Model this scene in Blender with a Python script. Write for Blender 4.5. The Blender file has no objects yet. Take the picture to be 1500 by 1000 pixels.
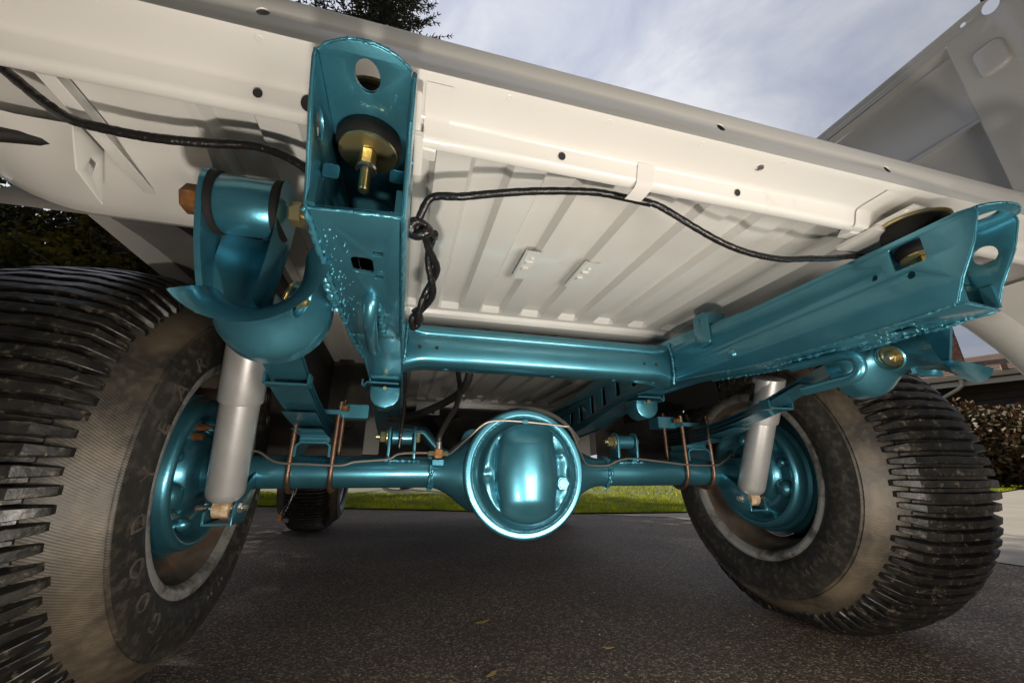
import bpy, bmesh, math, random
import numpy as np
from mathutils import Vector, Matrix
random.seed(7)
rng = np.random.default_rng(7)
SC = bpy.context.scene
COL = SC.collection
R = math.radians

# ------------------------------------------------------------------ camera
cam_data = bpy.data.cameras.new('camera')
cam_data.sensor_width = 36.0
cam_data.lens = 14.09
cam_data.clip_start = 0.01
cam_data.clip_end = 500
cam = bpy.data.objects.new('camera', cam_data)
COL.objects.link(cam)
cam.location = (0, 0, 0.40)
cam.rotation_euler = (R(90 + 18.29), 0, R(-14.94))
SC.camera = cam

# ------------------------------------------------------------------ sky, sun, flash, exposure
SUN_EL, SUN_AZ = R(40), R(-20)          # azimuth from +Y towards +X
world = bpy.data.worlds.new('World')
SC.world = world
world.use_nodes = True
wt = world.node_tree
wn, wl = wt.nodes, wt.links
wn.clear()
w_out = wn.new('ShaderNodeOutputWorld')
w_bg = wn.new('ShaderNodeBackground')
w_bg.inputs['Strength'].default_value = 0.10
w_sky = wn.new('ShaderNodeTexSky')
w_sky.sky_type = 'NISHITA'
w_sky.sun_disc = False
w_sky.sun_elevation = SUN_EL
w_sky.sun_rotation = SUN_AZ
w_tc = wn.new('ShaderNodeTexCoord')
w_map = wn.new('ShaderNodeMapping')
w_map.inputs['Scale'].default_value = (1.4, 1.4, 3.2)
w_map.inputs['Rotation'].default_value = (0.3, 0.5, 0.4)
w_n1 = wn.new('ShaderNodeTexNoise')
w_n1.inputs['Scale'].default_value = 2.3
w_n1.inputs['Detail'].default_value = 9
w_n1.inputs['Roughness'].default_value = 0.58
w_n1.inputs['Distortion'].default_value = 0.5
w_r1 = wn.new('ShaderNodeValToRGB')
w_r1.color_ramp.elements[0].position = 0.30
w_r1.color_ramp.elements[0].color = (0.86, 0.86, 0.86, 1)
w_r1.color_ramp.elements[1].position = 0.66
w_r1.color_ramp.elements[1].color = (1, 1, 1, 1)
w_r2 = wn.new('ShaderNodeValToRGB')
w_r2.color_ramp.elements[0].position = 0.34
w_r2.color_ramp.elements[0].color = (5.0, 5.45, 6.9, 1)
w_r2.color_ramp.elements[1].position = 0.70
w_r2.color_ramp.elements[1].color = (8.4, 8.6, 9.2, 1)
w_mix = wn.new('ShaderNodeMix')
w_mix.data_type = 'RGBA'
wl.new(w_tc.outputs['Generated'], w_map.inputs['Vector'])
wl.new(w_map.outputs['Vector'], w_n1.inputs['Vector'])
wl.new(w_n1.outputs['Fac'], w_r1.inputs['Fac'])
wl.new(w_n1.outputs['Fac'], w_r2.inputs['Fac'])
wl.new(w_r1.outputs['Color'], w_mix.inputs[0])
wl.new(w_sky.outputs['Color'], w_mix.inputs[6])
w_dot = wn.new('ShaderNodeVectorMath'); w_dot.operation = 'DOT_PRODUCT'
w_dot.inputs[1].default_value = (math.sin(SUN_AZ) * math.cos(SUN_EL), math.cos(SUN_AZ) * math.cos(SUN_EL), math.sin(SUN_EL))
w_mr = wn.new('ShaderNodeMapRange')
w_mr.inputs['From Min'].default_value = -0.25
w_mr.inputs['From Max'].default_value = 0.75
w_mr.inputs['To Min'].default_value = 0.10
w_mr.inputs['To Max'].default_value = 1.0
w_mul = wn.new('ShaderNodeVectorMath'); w_mul.operation = 'SCALE'
wl.new(w_tc.outputs['Generated'], w_dot.inputs[0])
wl.new(w_dot.outputs['Value'], w_mr.inputs['Value'])
wl.new(w_r2.outputs['Color'], w_mul.inputs[0])
wl.new(w_mr.outputs['Result'], w_mul.inputs['Scale'])
wl.new(w_mul.outputs['Vector'], w_mix.inputs[7])
wl.new(w_mix.outputs[2], w_bg.inputs['Color'])
wl.new(w_bg.outputs['Background'], w_out.inputs['Surface'])

sun_data = bpy.data.lights.new('sun', 'SUN')
sun_data.energy = 5.0
sun_data.angle = R(0.5)
sun_data.color = (1.0, 0.93, 0.80)
sun = bpy.data.objects.new('sun', sun_data)
COL.objects.link(sun)
sd = Vector((math.sin(SUN_AZ) * math.cos(SUN_EL), math.cos(SUN_AZ) * math.cos(SUN_EL), math.sin(SUN_EL)))
sun.rotation_euler = sd.to_track_quat('Z', 'Y').to_euler()
sun.location = sd * 60

# the photographer's hand-held flash: its hard shadows (rail end on the sill, axle on the floor) place it here
fl_data = bpy.data.lights.new('camera_flash', 'POINT')
fl_data.energy = 14.8
fl_data.shadow_soft_size = 0.022
fl_data.color = (1.0, 0.93, 0.83)
fl = bpy.data.objects.new('camera_flash', fl_data)
fl.location = (0.0, 0.10, 0.13)
COL.objects.link(fl)
# unseen fill softbox added on the right to even out the light: the highlight in the middle of the differential cover and the evenly lit right wheel place it here
sb_data = bpy.data.lights.new('fill_softbox', 'AREA')
sb_data.energy = 7.6
sb_data.spread = R(135)
sb_data.shape = 'RECTANGLE'
sb_data.size = 0.60
sb_data.size_y = 0.35
sb_data.color = (1.0, 0.93, 0.83)
sb = bpy.data.objects.new('fill_softbox', sb_data)
sb.location = (0.62, -0.25, 0.20)
sb.rotation_euler = (Vector((0.62, -0.25, 0.20)) - Vector((0.46, 1.0, 0.36))).to_track_quat('Z', 'Y').to_euler()
COL.objects.link(sb)

SC.view_settings.view_transform = 'Standard'
SC.view_settings.look = 'None'
SC.view_settings.exposure = 0.0
SC.view_settings.gamma = 1.0
SC.view_settings.use_curve_mapping = False

# ------------------------------------------------------------------ materials
def mat(name, base=(0.5, 0.5, 0.5), rough=0.5, metal=0.0, coat=0.0, coat_rough=0.1, spec=0.5, var=None, var_scale=8.0,
        var_pos=(0.35, 0.65), bump=0.0, bump_scale=60.0, rvar=0.0, detail=5, coords='Object', stretch=(1, 1, 1)):
    m = bpy.data.materials.new(name)
    m.use_nodes = True
    nt = m.node_tree
    n, l = nt.nodes, nt.links
    b = n['Principled BSDF']
    b.inputs['Base Color'].default_value = (*base, 1)
    b.inputs['Roughness'].default_value = rough
    b.inputs['Metallic'].default_value = metal
    b.inputs['Coat Weight'].default_value = coat
    b.inputs['Coat Roughness'].default_value = coat_rough
    b.inputs['Specular IOR Level'].default_value = spec
    tc = n.new('ShaderNodeTexCoord')
    mp = n.new('ShaderNodeMapping')
    mp.inputs['Scale'].default_value = stretch
    l.new(tc.outputs[coords], mp.inputs['Vector'])
    oi = n.new('ShaderNodeObjectInfo')
    ml = n.new('ShaderNodeMath'); ml.operation = 'MULTIPLY'; ml.inputs[1].default_value = 37.0
    l.new(oi.outputs['Random'], ml.inputs[0])
    l.new(ml.outputs[0], mp.inputs['Location'])
    if var or rvar:
        nz = n.new('ShaderNodeTexNoise')
        nz.inputs['Scale'].default_value = var_scale
        nz.inputs['Detail'].default_value = detail
        nz.inputs['Roughness'].default_value = 0.62
        l.new(mp.outputs['Vector'], nz.inputs['Vector'])
        cr = n.new('ShaderNodeValToRGB')
        cr.color_ramp.elements[0].position = var_pos[0]
        cr.color_ramp.elements[1].position = var_pos[1]
        cr.color_ramp.elements[0].color = (*base, 1)
        cr.color_ramp.elements[1].color = (*(var or base), 1)
        l.new(nz.outputs['Fac'], cr.inputs['Fac'])
        if var:
            l.new(cr.outputs['Color'], b.inputs['Base Color'])
        if rvar:
            mr = n.new('ShaderNodeMapRange')
            mr.inputs['From Min'].default_value = 0.3
            mr.inputs['From Max'].default_value = 0.7
            mr.inputs['To Min'].default_value = max(0.02, rough - rvar)
            mr.inputs['To Max'].default_value = rough + rvar
            l.new(nz.outputs['Fac'], mr.inputs['Value'])
            l.new(mr.outputs['Result'], b.inputs['Roughness'])
    if bump:
        nb = n.new('ShaderNodeTexNoise')
        nb.inputs['Scale'].default_value = bump_scale
        nb.inputs['Detail'].default_value = 4
        l.new(mp.outputs['Vector'], nb.inputs['Vector'])
        bp = n.new('ShaderNodeBump')
        bp.inputs['Strength'].default_value = bump
        bp.inputs['Distance'].default_value = 0.002
        l.new(nb.outputs['Fac'], bp.inputs['Height'])
        l.new(bp.outputs['Normal'], b.inputs['Normal'])
    return m

def chips(m, color, scale=40, lo=0.62, hi=0.66, rough=0.8):
    """scattered chips or dirt specks of another colour over a material"""
    nt = m.node_tree; n, l = nt.nodes, nt.links
    b = n['Principled BSDF']
    tc = [x for x in n if x.type == 'MAPPING'][0]
    nz = n.new('ShaderNodeTexNoise'); nz.inputs['Scale'].default_value = scale; nz.inputs['Detail'].default_value = 6
    nz.inputs['Roughness'].default_value = 0.7
    l.new(tc.outputs['Vector'], nz.inputs['Vector'])
    cr = n.new('ShaderNodeValToRGB'); cr.color_ramp.elements[0].position = lo; cr.color_ramp.elements[1].position = hi
    l.new(nz.outputs['Fac'], cr.inputs['Fac'])
    mx = n.new('ShaderNodeMix'); mx.data_type = 'RGBA'
    l.new(cr.outputs['Color'], mx.inputs[0])
    src = b.inputs['Base Color']
    if src.is_linked:
        l.new(src.links[0].from_socket, mx.inputs[6])
    else:
        mx.inputs[6].default_value = src.default_value
    mx.inputs[7].default_value = (*color, 1)
    l.new(mx.outputs[2], src)
    return m

M = {}
M['teal'] = mat('teal_metallic_paint', (0.056, 0.222, 0.295), 0.34, 0.78, 0.60, 0.10, var=(0.074, 0.272, 0.352), var_scale=6, bump=0.06, bump_scale=260, rvar=0.05)
M['teal_weld'] = mat('teal_weld_paint', (0.055, 0.225, 0.295), 0.40, 0.6, 0.3, 0.2, bump=0.25, bump_scale=180)
M['cream'] = mat('white_body_paint', (0.65, 0.632, 0.595), 0.32, 0.0, 0.45, 0.09, var=(0.615, 0.597, 0.56), var_scale=3.0, bump=0.03, bump_scale=120, rvar=0.05)
chips(M['cream'], (0.55, 0.50, 0.42), 9, 0.66, 0.80)
M['rubber'] = mat('black_rubber', (0.006, 0.006, 0.006), 0.7, spec=0.25, var=(0.011, 0.010, 0.009), var_scale=30, bump=0.15, bump_scale=200)
M['bar'] = mat('tread_rubber', (0.008, 0.0075, 0.007), 0.42, var=(0.022, 0.0185, 0.015), var_scale=28, var_pos=(0.45, 0.75), bump=0.5, bump_scale=90, rvar=0.1)
chips(M['bar'], (0.11, 0.085, 0.06), 60, 0.56, 0.68)
chips(M['bar'], (0.30, 0.24, 0.12), 40, 0.68, 0.70)
M['loom'] = mat('black_loom_tape', (0.010, 0.009, 0.009), 0.26, bump=0.8, bump_scale=120, rvar=0.08)
M['hose'] = mat('black_rubber_hose', (0.018, 0.016, 0.015), 0.45, bump=0.3, bump_scale=200)
M['shock'] = mat('silver_grey_shock_paint', (0.50, 0.495, 0.49), 0.40, 0.55, 0.2, 0.2, var=(0.44, 0.43, 0.42), var_scale=14, bump=0.08, bump_scale=150)
chips(M['shock'], (0.14, 0.11, 0.08), 120, 0.70, 0.73)
M['shock_dirt'] = mat('worn_bushing', (0.62, 0.50, 0.34), 0.5, var=(0.30, 0.17, 0.07), var_scale=60, bump=0.3)
M['zinc'] = mat('yellow_zinc_plating', (0.62, 0.47, 0.20), 0.28, 0.9, var=(0.52, 0.50, 0.30), var_scale=50, bump=0.1, bump_scale=200)
M['rustbolt'] = mat('rusty_bolt', (0.30, 0.13, 0.04), 0.5, 0.6, var=(0.09, 0.045, 0.02), var_scale=45, bump=0.5, bump_scale=150)
M['copper'] = mat('brown_u_bolt_steel', (0.20, 0.115, 0.07), 0.40, 0.75, var=(0.11, 0.07, 0.05), var_scale=40, bump=0.2, bump_scale=250)
M['line'] = mat('steel_brake_line', (0.30, 0.26, 0.225), 0.42, 0.8)
M['rim'] = mat('grey_worn_rim_steel', (0.42, 0.41, 0.39), 0.40, 0.55, var=(0.09, 0.08, 0.07), var_scale=16, var_pos=(0.47, 0.66), bump=0.25, bump_scale=120, rvar=0.1)
chips(M['rim'], (0.20, 0.07, 0.025), 26, 0.60, 0.68)
M['barrel'] = mat('rusty_barrel_steel', (0.15, 0.125, 0.105), 0.6, 0.2, var=(0.10, 0.07, 0.05), var_scale=16, bump=0.3, bump_scale=100)
chips(M['barrel'], (0.24, 0.08, 0.025), 22, 0.60, 0.70)
M['black'] = mat('matte_black', (0.012, 0.011, 0.011), 0.7, bump=0.3, bump_scale=80)
M['darkgrey'] = mat('dark_grey_panel', (0.22, 0.21, 0.20), 0.6, var=(0.16, 0.15, 0.145), var_scale=8)
M['dark'] = mat('dark_greasy_steel', (0.03, 0.028, 0.026), 0.5, 0.3, var=(0.06, 0.05, 0.04), var_scale=12)
M['chrome'] = mat('bare_steel', (0.55, 0.53, 0.5), 0.25, 0.9)
M['paper'] = mat('pale_cardboard', (0.55, 0.55, 0.62), 0.8)
M['brown'] = mat('brown_cardboard', (0.32, 0.22, 0.13), 0.8)
M['concrete'] = mat('pale_concrete', (0.36, 0.32, 0.265), 0.85, var=(0.29, 0.26, 0.22), var_scale=1.3, bump=0.3, bump_scale=40)
M['soil'] = mat('lawn_soil', (0.055, 0.06, 0.02), 0.95, var=(0.09, 0.10, 0.02), var_scale=5)
M['bark'] = mat('tree_bark', (0.075, 0.055, 0.04), 0.9, var=(0.12, 0.09, 0.065), var_scale=12, bump=0.8, bump_scale=20)
M['spruce'] = mat('spruce_needles', (0.028, 0.042, 0.020), 0.6, var=(0.055, 0.062, 0.028), var_scale=1.1)
M['hedge'] = mat('brown_hedge_leaves', (0.14, 0.062, 0.030), 0.6, var=(0.085, 0.075, 0.025), var_scale=1.4)
M['brick'] = mat('weathered_brick', (0.27, 0.13, 0.095), 0.9, var=(0.36, 0.22, 0.17), var_scale=3.0, bump=0.6, bump_scale=15)
M['mortar'] = mat('grey_mortar', (0.16, 0.12, 0.10), 0.95)
M['siding'] = mat('dark_wood_siding', (0.035, 0.026, 0.022), 0.8, var=(0.05, 0.036, 0.03), var_scale=4)
M['gutter'] = mat('pale_gutter_paint', (0.50, 0.47, 0.42), 0.5)
M['shingle'] = mat('brown_roof_shingle', (0.13, 0.085, 0.06), 0.9, var=(0.18, 0.12, 0.085), var_scale=5)
M['glass'] = mat('dark_window_glass', (0.01, 0.012, 0.015), 0.06, spec=0.8)
M['leaflitter'] = mat('dry_leaf', (0.40, 0.27, 0.09), 0.7)
M['pebble'] = mat('pale_pebble', (0.30, 0.26, 0.21), 0.8, var=(0.16, 0.13, 0.10), var_scale=3)
M['wood'] = mat('raw_rafter_wood', (0.22, 0.14, 0.09), 0.8)

def leaf_mat(name, a, b, scale, through=0.45):
    m = mat(name, a, 0.6, var=b, var_scale=scale)
    nt = m.node_tree; n, l = nt.nodes, nt.links
    p = n['Principled BSDF']; out = n['Material Output']
    tr = n.new('ShaderNodeBsdfTranslucent')
    l.new(p.inputs['Base Color'].links[0].from_socket, tr.inputs['Color'])
    mx = n.new('ShaderNodeMixShader'); mx.inputs[0].default_value = through
    l.new(p.outputs[0], mx.inputs[1]); l.new(tr.outputs[0], mx.inputs[2]); l.new(mx.outputs[0], out.inputs['Surface'])
    return m
M['grass'] = leaf_mat('grass_blades', (0.15, 0.22, 0.008), (0.55, 0.56, 0.02), 3.5, 0.6)
M['leafdark'] = leaf_mat('dark_leaves', (0.03, 0.042, 0.012), (0.065, 0.07, 0.018), 1.5, 0.3)
M['leafgold'] = leaf_mat('yellowing_leaves', (0.24, 0.17, 0.02), (0.15, 0.15, 0.02), 1.3, 0.5)

def asphalt_mat():
    m = mat('asphalt', (0.050, 0.040, 0.034), 0.80, coords='Object')
    nt = m.node_tree; n, l = nt.nodes, nt.links
    b = n['Principled BSDF']
    mp = [x for x in n if x.type == 'MAPPING'][0]
    vo = n.new('ShaderNodeTexVoronoi'); vo.inputs['Scale'].default_value = 230
    l.new(mp.outputs['Vector'], vo.inputs['Vector'])
    cr = n.new('ShaderNodeValToRGB')
    e = cr.color_ramp.elements
    e[0].position = 0.0; e[0].color = (0.062, 0.047, 0.0355, 1)
    e[1].position = 1.0; e[1].color = (0.46, 0.37, 0.285, 1)
    e2 = cr.color_ramp.elements.new(0.72); e2.color = (0.13, 0.100, 0.077, 1)
    sep = n.new('ShaderNodeSeparateColor')
    l.new(vo.outputs['Color'], sep.inputs['Color'])
    l.new(sep.outputs[0], cr.inputs['Fac'])
    n2 = n.new('ShaderNodeTexNoise'); n2.inputs['Scale'].default_value = 2.2; n2.inputs['Detail'].default_value = 6
    l.new(mp.outputs['Vector'], n2.inputs['Vector'])
    c2 = n.new('ShaderNodeValToRGB')
    c2.color_ramp.elements[0].position = 0.3; c2.color_ramp.elements[0].color = (0.72, 0.70, 0.70, 1)
    c2.color_ramp.elements[1].position = 0.7; c2.color_ramp.elements[1].color = (1.15, 1.1, 1.08, 1)
    l.new(n2.outputs['Fac'], c2.inputs['Fac'])
    mx = n.new('ShaderNodeMix'); mx.data_type = 'RGBA'; mx.blend_type = 'MULTIPLY'; mx.inputs[0].default_value = 1
    l.new(cr.outputs['Color'], mx.inputs[6]); l.new(c2.outputs['Color'], mx.inputs[7])
    l.new(mx.outputs[2], b.inputs['Base Color'])
    n3 = n.new('ShaderNodeTexNoise'); n3.inputs['Scale'].default_value = 75; n3.inputs['Detail'].default_value = 5
    n3.inputs['Roughness'].default_value = 0.7
    l.new(mp.outputs['Vector'], n3.inputs['Vector'])
    ad = n.new('ShaderNodeMath'); ad.operation = 'SUBTRACT'
    l.new(n3.outputs['Fac'], ad.inputs[0]); l.new(vo.outputs['Distance'], ad.inputs[1])
    bp = n.new('ShaderNodeBump'); bp.inputs['Strength'].default_value = 0.75; bp.inputs['Distance'].default_value = 0.006
    l.new(ad.outputs[0], bp.inputs['Height']); l.new(bp.outputs['Normal'], b.inputs['Normal'])
    return m
M['asphalt'] = asphalt_mat()

def sidewall_mat():
    """black sidewall with a worn tan cord band near the shoulder (a fixed mark on the rubber)"""
    m = mat('worn_sidewall_rubber', (0.020, 0.018, 0.016), 0.52, bump=0.0)
    nt = m.node_tree; n, l = nt.nodes, nt.links
    b = n['Principled BSDF']
    tc = [x for x in n if x.type == 'TEX_COORD'][0]
    sp = n.new('ShaderNodeSeparateXYZ'); l.new(tc.outputs['Object'], sp.inputs[0])
    cb = n.new('ShaderNodeCombineXYZ'); l.new(sp.outputs['Y'], cb.inputs['Y']); l.new(sp.outputs['Z'], cb.inputs['Z'])
    ln = n.new('ShaderNodeVectorMath'); ln.operation = 'LENGTH'; l.new(cb.outputs[0], ln.inputs[0])
    nz = n.new('ShaderNodeTexNoise'); nz.inputs['Scale'].default_value = 9; nz.inputs['Detail'].default_value = 6
    l.new(tc.outputs['Object'], nz.inputs['Vector'])
    nz2 = n.new('ShaderNodeTexNoise'); nz2.inputs['Scale'].default_value = 70; nz2.inputs['Detail'].default_value = 4
    l.new(tc.outputs['Object'], nz2.inputs['Vector'])
    # band mask by radius, edge broken up by noise
    off = n.new('ShaderNodeMath'); off.operation = 'MULTIPLY_ADD'; off.inputs[1].default_value = 0.03; 
    l.new(nz.outputs['Fac'], off.inputs[0]); l.new(ln.outputs['Value'], off.inputs[2])
    cr = n.new('ShaderNodeValToRGB'); e = cr.color_ramp.elements
    mr = n.new('ShaderNodeMapRange'); mr.inputs['From Min'].default_value = 0.20; mr.inputs['From Max'].default_value = 0.44
    l.new(off.outputs[0], mr.inputs['Value']); l.new(mr.outputs['Result'], cr.inputs['Fac'])
    def P(r): return (r + 0.015 - 0.20) / 0.24
    e[0].position = P(0.25); e[0].color = (0.03, 0.03, 0.03, 1)
    e[1].position = P(0.386); e[1].color = (0, 0, 0, 1)
    for r_, v in ((0.308, 0.08), (0.326, 0.25), (0.332, 0.80), (0.345, 1.0), (0.362, 0.55)):
        q = cr.color_ramp.elements.new(P(r_)); q.color = (v, v, v, 1)
    # cord: fine slanted lines around the tyre (angle + radius)
    an = n.new('ShaderNodeMath'); an.operation = 'ARCTAN2'; l.new(sp.outputs['Z'], an.inputs[0]); l.new(sp.outputs['Y'], an.inputs[1])
    a1 = n.new('ShaderNodeMath'); a1.operation = 'MULTIPLY'; a1.inputs[1].default_value = 520.0; l.new(an.outputs[0], a1.inputs[0])
    a2 = n.new('ShaderNodeMath'); a2.operation = 'MULTIPLY_ADD'; a2.inputs[1].default_value = 1500.0
    l.new(ln.outputs['Value'], a2.inputs[0]); l.new(a1.outputs[0], a2.inputs[2])
    sn = n.new('ShaderNodeMath'); sn.operation = 'SINE'; l.new(a2.outputs[0], sn.inputs[0])
    s2 = n.new('ShaderNodeMapRange'); s2.inputs['From Min'].default_value = -1; s2.inputs['To Min'].default_value = 0.55
    l.new(sn.outputs[0], s2.inputs['Value'])
    mk = n.new('ShaderNodeMath'); mk.operation = 'MULTIPLY'; l.new(cr.outputs['Color'], mk.inputs[0])
    s3 = n.new('ShaderNodeMapRange'); s3.inputs['From Min'].default_value = 0.36; s3.inputs['From Max'].default_value = 0.64; s3.inputs['To Min'].default_value = 0.12
    l.new(nz.outputs['Fac'], s3.inputs['Value']); l.new(s3.outputs['Result'], mk.inputs[1])
    mk2 = n.new('ShaderNodeMath'); mk2.operation = 'MULTIPLY'; l.new(mk.outputs[0], mk2.inputs[0]); l.new(s2.outputs['Result'], mk2.inputs[1])
    mx = n.new('ShaderNodeMix'); mx.data_type = 'RGBA'
    base = n.new('ShaderNodeMix'); base.data_type = 'RGBA'
    base.inputs[6].default_value = (0.012, 0.011, 0.010, 1); base.inputs[7].default_value = (0.055, 0.047, 0.038, 1)
    cb2 = n.new('ShaderNodeValToRGB'); cb2.color_ramp.elements[0].position = 0.48; cb2.color_ramp.elements[1].position = 0.74
    l.new(nz2.outputs['Fac'], cb2.inputs['Fac']); l.new(cb2.outputs['Color'], base.inputs[0])
    l.new(base.outputs[2], mx.inputs[6]); mx.inputs[7].default_value = (0.175, 0.135, 0.090, 1)
    l.new(mk2.outputs[0], mx.inputs[0]); l.new(mx.outputs[2], b.inputs['Base Color'])
    bp = n.new('ShaderNodeBump'); bp.inputs['Strength'].default_value = 0.35; bp.inputs['Distance'].default_value = 0.002
    ha = n.new('ShaderNodeMath'); ha.operation = 'MULTIPLY_ADD'; ha.inputs[1].default_value = 0.5
    l.new(s2.outputs['Result'], ha.inputs[0]); l.new(nz2.outputs['Fac'], ha.inputs[2])
    l.new(ha.outputs[0], bp.inputs['Height']); l.new(bp.outputs['Normal'], b.inputs['Normal'])
    return m
M['sidewall'] = sidewall_mat()
M['letter'] = mat('scuffed_raised_lettering', (0.080, 0.068, 0.054), 0.6, var=(0.035, 0.030, 0.025), var_scale=40)

# ------------------------------------------------------------------ mesh helpers
def catmull(pts, n=8):
    P = [np.array(p, float) for p in pts]
    P = [2 * P[0] - P[1]] + P + [2 * P[-1] - P[-2]]
    out = []
    for i in range(1, len(P) - 2):
        for k in range(n):
            t = k / n
            a, b, c, d = P[i - 1], P[i], P[i + 1], P[i + 2]
            out.append(0.5 * ((2 * b) + (c - a) * t + (2 * a - 5 * b + 4 * c - d) * t * t + (3 * b - a - 3 * c + d) * t ** 3))
    out.append(P[-2])
    return out

def interp(tab, x):
    xs, ys = zip(*tab)
    return float(np.interp(x, xs, ys))

AX = {'X': Matrix(((0, 0, 1), (1, 0, 0), (0, 1, 0))), 'Y': Matrix(((1, 0, 0), (0, 0, 1), (0, 1, 0))), 'Z': Matrix.Identity(3)}

class MB:
    def __init__(s):
        s.v, s.f = [], []
    def add(s, v, f):
        o = len(s.v)
        s.v += [tuple(float(c) for c in p) for p in v]
        s.f += [tuple(i + o for i in q) for q in f]
        return s
    def box(s, x0, x1, y0, y1, z0, z1, T=None):
        v = [Vector(p) for p in ((x0, y0, z0), (x1, y0, z0), (x1, y1, z0), (x0, y1, z0), (x0, y0, z1), (x1, y0, z1), (x1, y1, z1), (x0, y1, z1))]
        if T is not None:
            v = [T @ p for p in v]
        return s.add(v, [(0, 3, 2, 1), (4, 5, 6, 7), (0, 1, 5, 4), (1, 2, 6, 5), (2, 3, 7, 6), (3, 0, 4, 7)])
    def tube(s, pts, r, seg=10, caps=True, noise=0.0, rnd=None):
        P = [np.array(p, float) for p in pts]
        n = len(P)
        rr = [r] * n if not hasattr(r, '__len__') else list(r)
        t0 = P[1] - P[0]; t0 /= np.linalg.norm(t0)
        up = np.array([0, 0, 1.0]) if abs(t0[2]) < 0.9 else np.array([1.0, 0, 0])
        a = np.cross(t0, up); a /= np.linalg.norm(a)
        v = []
        for i in range(n):
            t = P[min(i + 1, n - 1)] - P[max(i - 1, 0)]
            t /= max(np.linalg.norm(t), 1e-9)
            a = a - t * (a @ t); a /= max(np.linalg.norm(a), 1e-9)
            b = np.cross(t, a)
            for k in range(seg):
                th = 2 * math.pi * k / seg
                q = rr[i] * (1 + (noise * (random.random() - 0.5) if noise else 0))
                v.append(P[i] + q * (a * math.cos(th) + b * math.sin(th)))
        f = []
        for i in range(n - 1):
            for k in range(seg):
                k2 = (k + 1) % seg
                f.append((i * seg + k, (i + 1) * seg + k, (i + 1) * seg + k2, i * seg + k2))
        if caps:
            f.append(tuple(range(seg)))
            f.append(tuple((n - 1) * seg + k for k in range(seg - 1, -1, -1)))
        return s.add(v, f)
    def lathe(s, prof, o, axis='X', seg=32, closed=False, arc=(0, 2 * math.pi)):
        A = AX[axis] if isinstance(axis, str) else axis
        o = Vector(o)
        full = abs(arc[1] - arc[0] - 2 * math.pi) < 1e-6
        m = seg if full else seg + 1
        v = []
        for (r, h) in prof:
            for k in range(m):
                th = arc[0] + (arc[1] - arc[0]) * k / seg
                v.append(o + A @ Vector((r * math.cos(th), r * math.sin(th), h)))
        f = []
        n = len(prof)
        for i in range(n if closed else n - 1):
            i2 = (i + 1) % n
            for k in range(seg):
                k2 = (k + 1) % m
                f.append((i * m + k, i * m + k2, i2 * m + k2, i2 * m + k))
        return s.add(v, f)
    def cyl(s, o, axis, r, h0, h1, seg=20, bev=0.0):
        b = min(bev, r * 0.45, abs(h1 - h0) * 0.45)
        pr = [(0.0001, h0), (r - b, h0)] + ([(r, h0 + b), (r, h1 - b)] if b else [(r, h1)]) + [(r - b, h1), (0.0001, h1)]
        if not b:
            pr = [(0.0001, h0), (r, h0), (r, h1), (0.0001, h1)]
        return s.lathe(pr, o, axis, seg)
    def hexa(s, o, axis, r, h0, h1):
        b = r * 0.12
        return s.lathe([(0.0001, h0), (r - b, h0), (r, h0 + b), (r, h1 - b), (r - b, h1), (0.0001, h1)], o, axis, 6)
    def grid(s, G, cu=False, cv=False, t=0.0, drop=None):
        """surface from an array nu x nv x 3; t > 0 gives it that thickness along its normals"""
        G = np.asarray(G, float)
        nu, nv = G.shape[:2]
        def faces(off, flip):
            fs = []
            for i in range(nu if cu else nu - 1):
                for j in range(nv if cv else nv - 1):
                    i2, j2 = (i + 1) % nu, (j + 1) % nv
                    q = (i * nv + j + off, i2 * nv + j + off, i2 * nv + j2 + off, i * nv + j2 + off)
                    if drop is not None and drop((G[i, j] + G[i2, j] + G[i2, j2] + G[i, j2]) / 4):
                        continue
                    fs.append(q[::-1] if flip else q)
            return fs
        if t <= 0:
            return s.add(G.reshape(-1, 3), faces(0, False))
        def diff(A, ax, wrap):
            if wrap:
                return np.roll(A, -1, ax) - np.roll(A, 1, ax)
            return np.gradient(A, axis=ax)
        N = np.cross(diff(G, 0, cu), diff(G, 1, cv))
        N /= np.maximum(np.linalg.norm(N, axis=2, keepdims=True), 1e-9)
        G2 = G - N * t
        off = nu * nv
        f = faces(0, False) + faces(off, True)
        if not cu:
            for j in range(nv if cv else nv - 1):
                j2 = (j + 1) % nv
                f.append((j, j2, j2 + off, j + off))
                a = (nu - 1) * nv
                f.append((a + j, a + j + off, a + j2 + off, a + j2))
        if not cv:
            for i in range(nu if cu else nu - 1):
                i2 = (i + 1) % nu
                f.append((i * nv, i * nv + off, i2 * nv + off, i2 * nv))
                f.append((i * nv + nv - 1, i2 * nv + nv - 1, i2 * nv + nv - 1 + off, i * nv + nv - 1 + off))
        return s.add(np.concatenate([G.reshape(-1, 3), G2.reshape(-1, 3)]), f)
    def strip(s, yz, x0, x1, t):
        """flat bar bent along a path in the Y-Z plane"""
        G = np.array([[(x0, y, z), (x1, y, z)] for y, z in yz])
        return s.grid(G, t=t)
    def plate(s, outline, holes, t, T, b=0.0008):
        cu = bpy.data.curves.new('tmp', 'CURVE')
        cu.dimensions = '2D'; cu.fill_mode = 'BOTH'
        cu.extrude = max(t / 2 - b, 0.0001); cu.bevel_depth = b; cu.bevel_resolution = 1; cu.offset = -b
        for poly in [outline] + list(holes):
            sp = cu.splines.new('POLY')
            sp.points.add(len(poly) - 1)
            for p, q in zip(sp.points, poly):
                p.co = (q[0], q[1], 0, 1)
            sp.use_cyclic_u = True
        return s._curve(cu, T)
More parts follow.
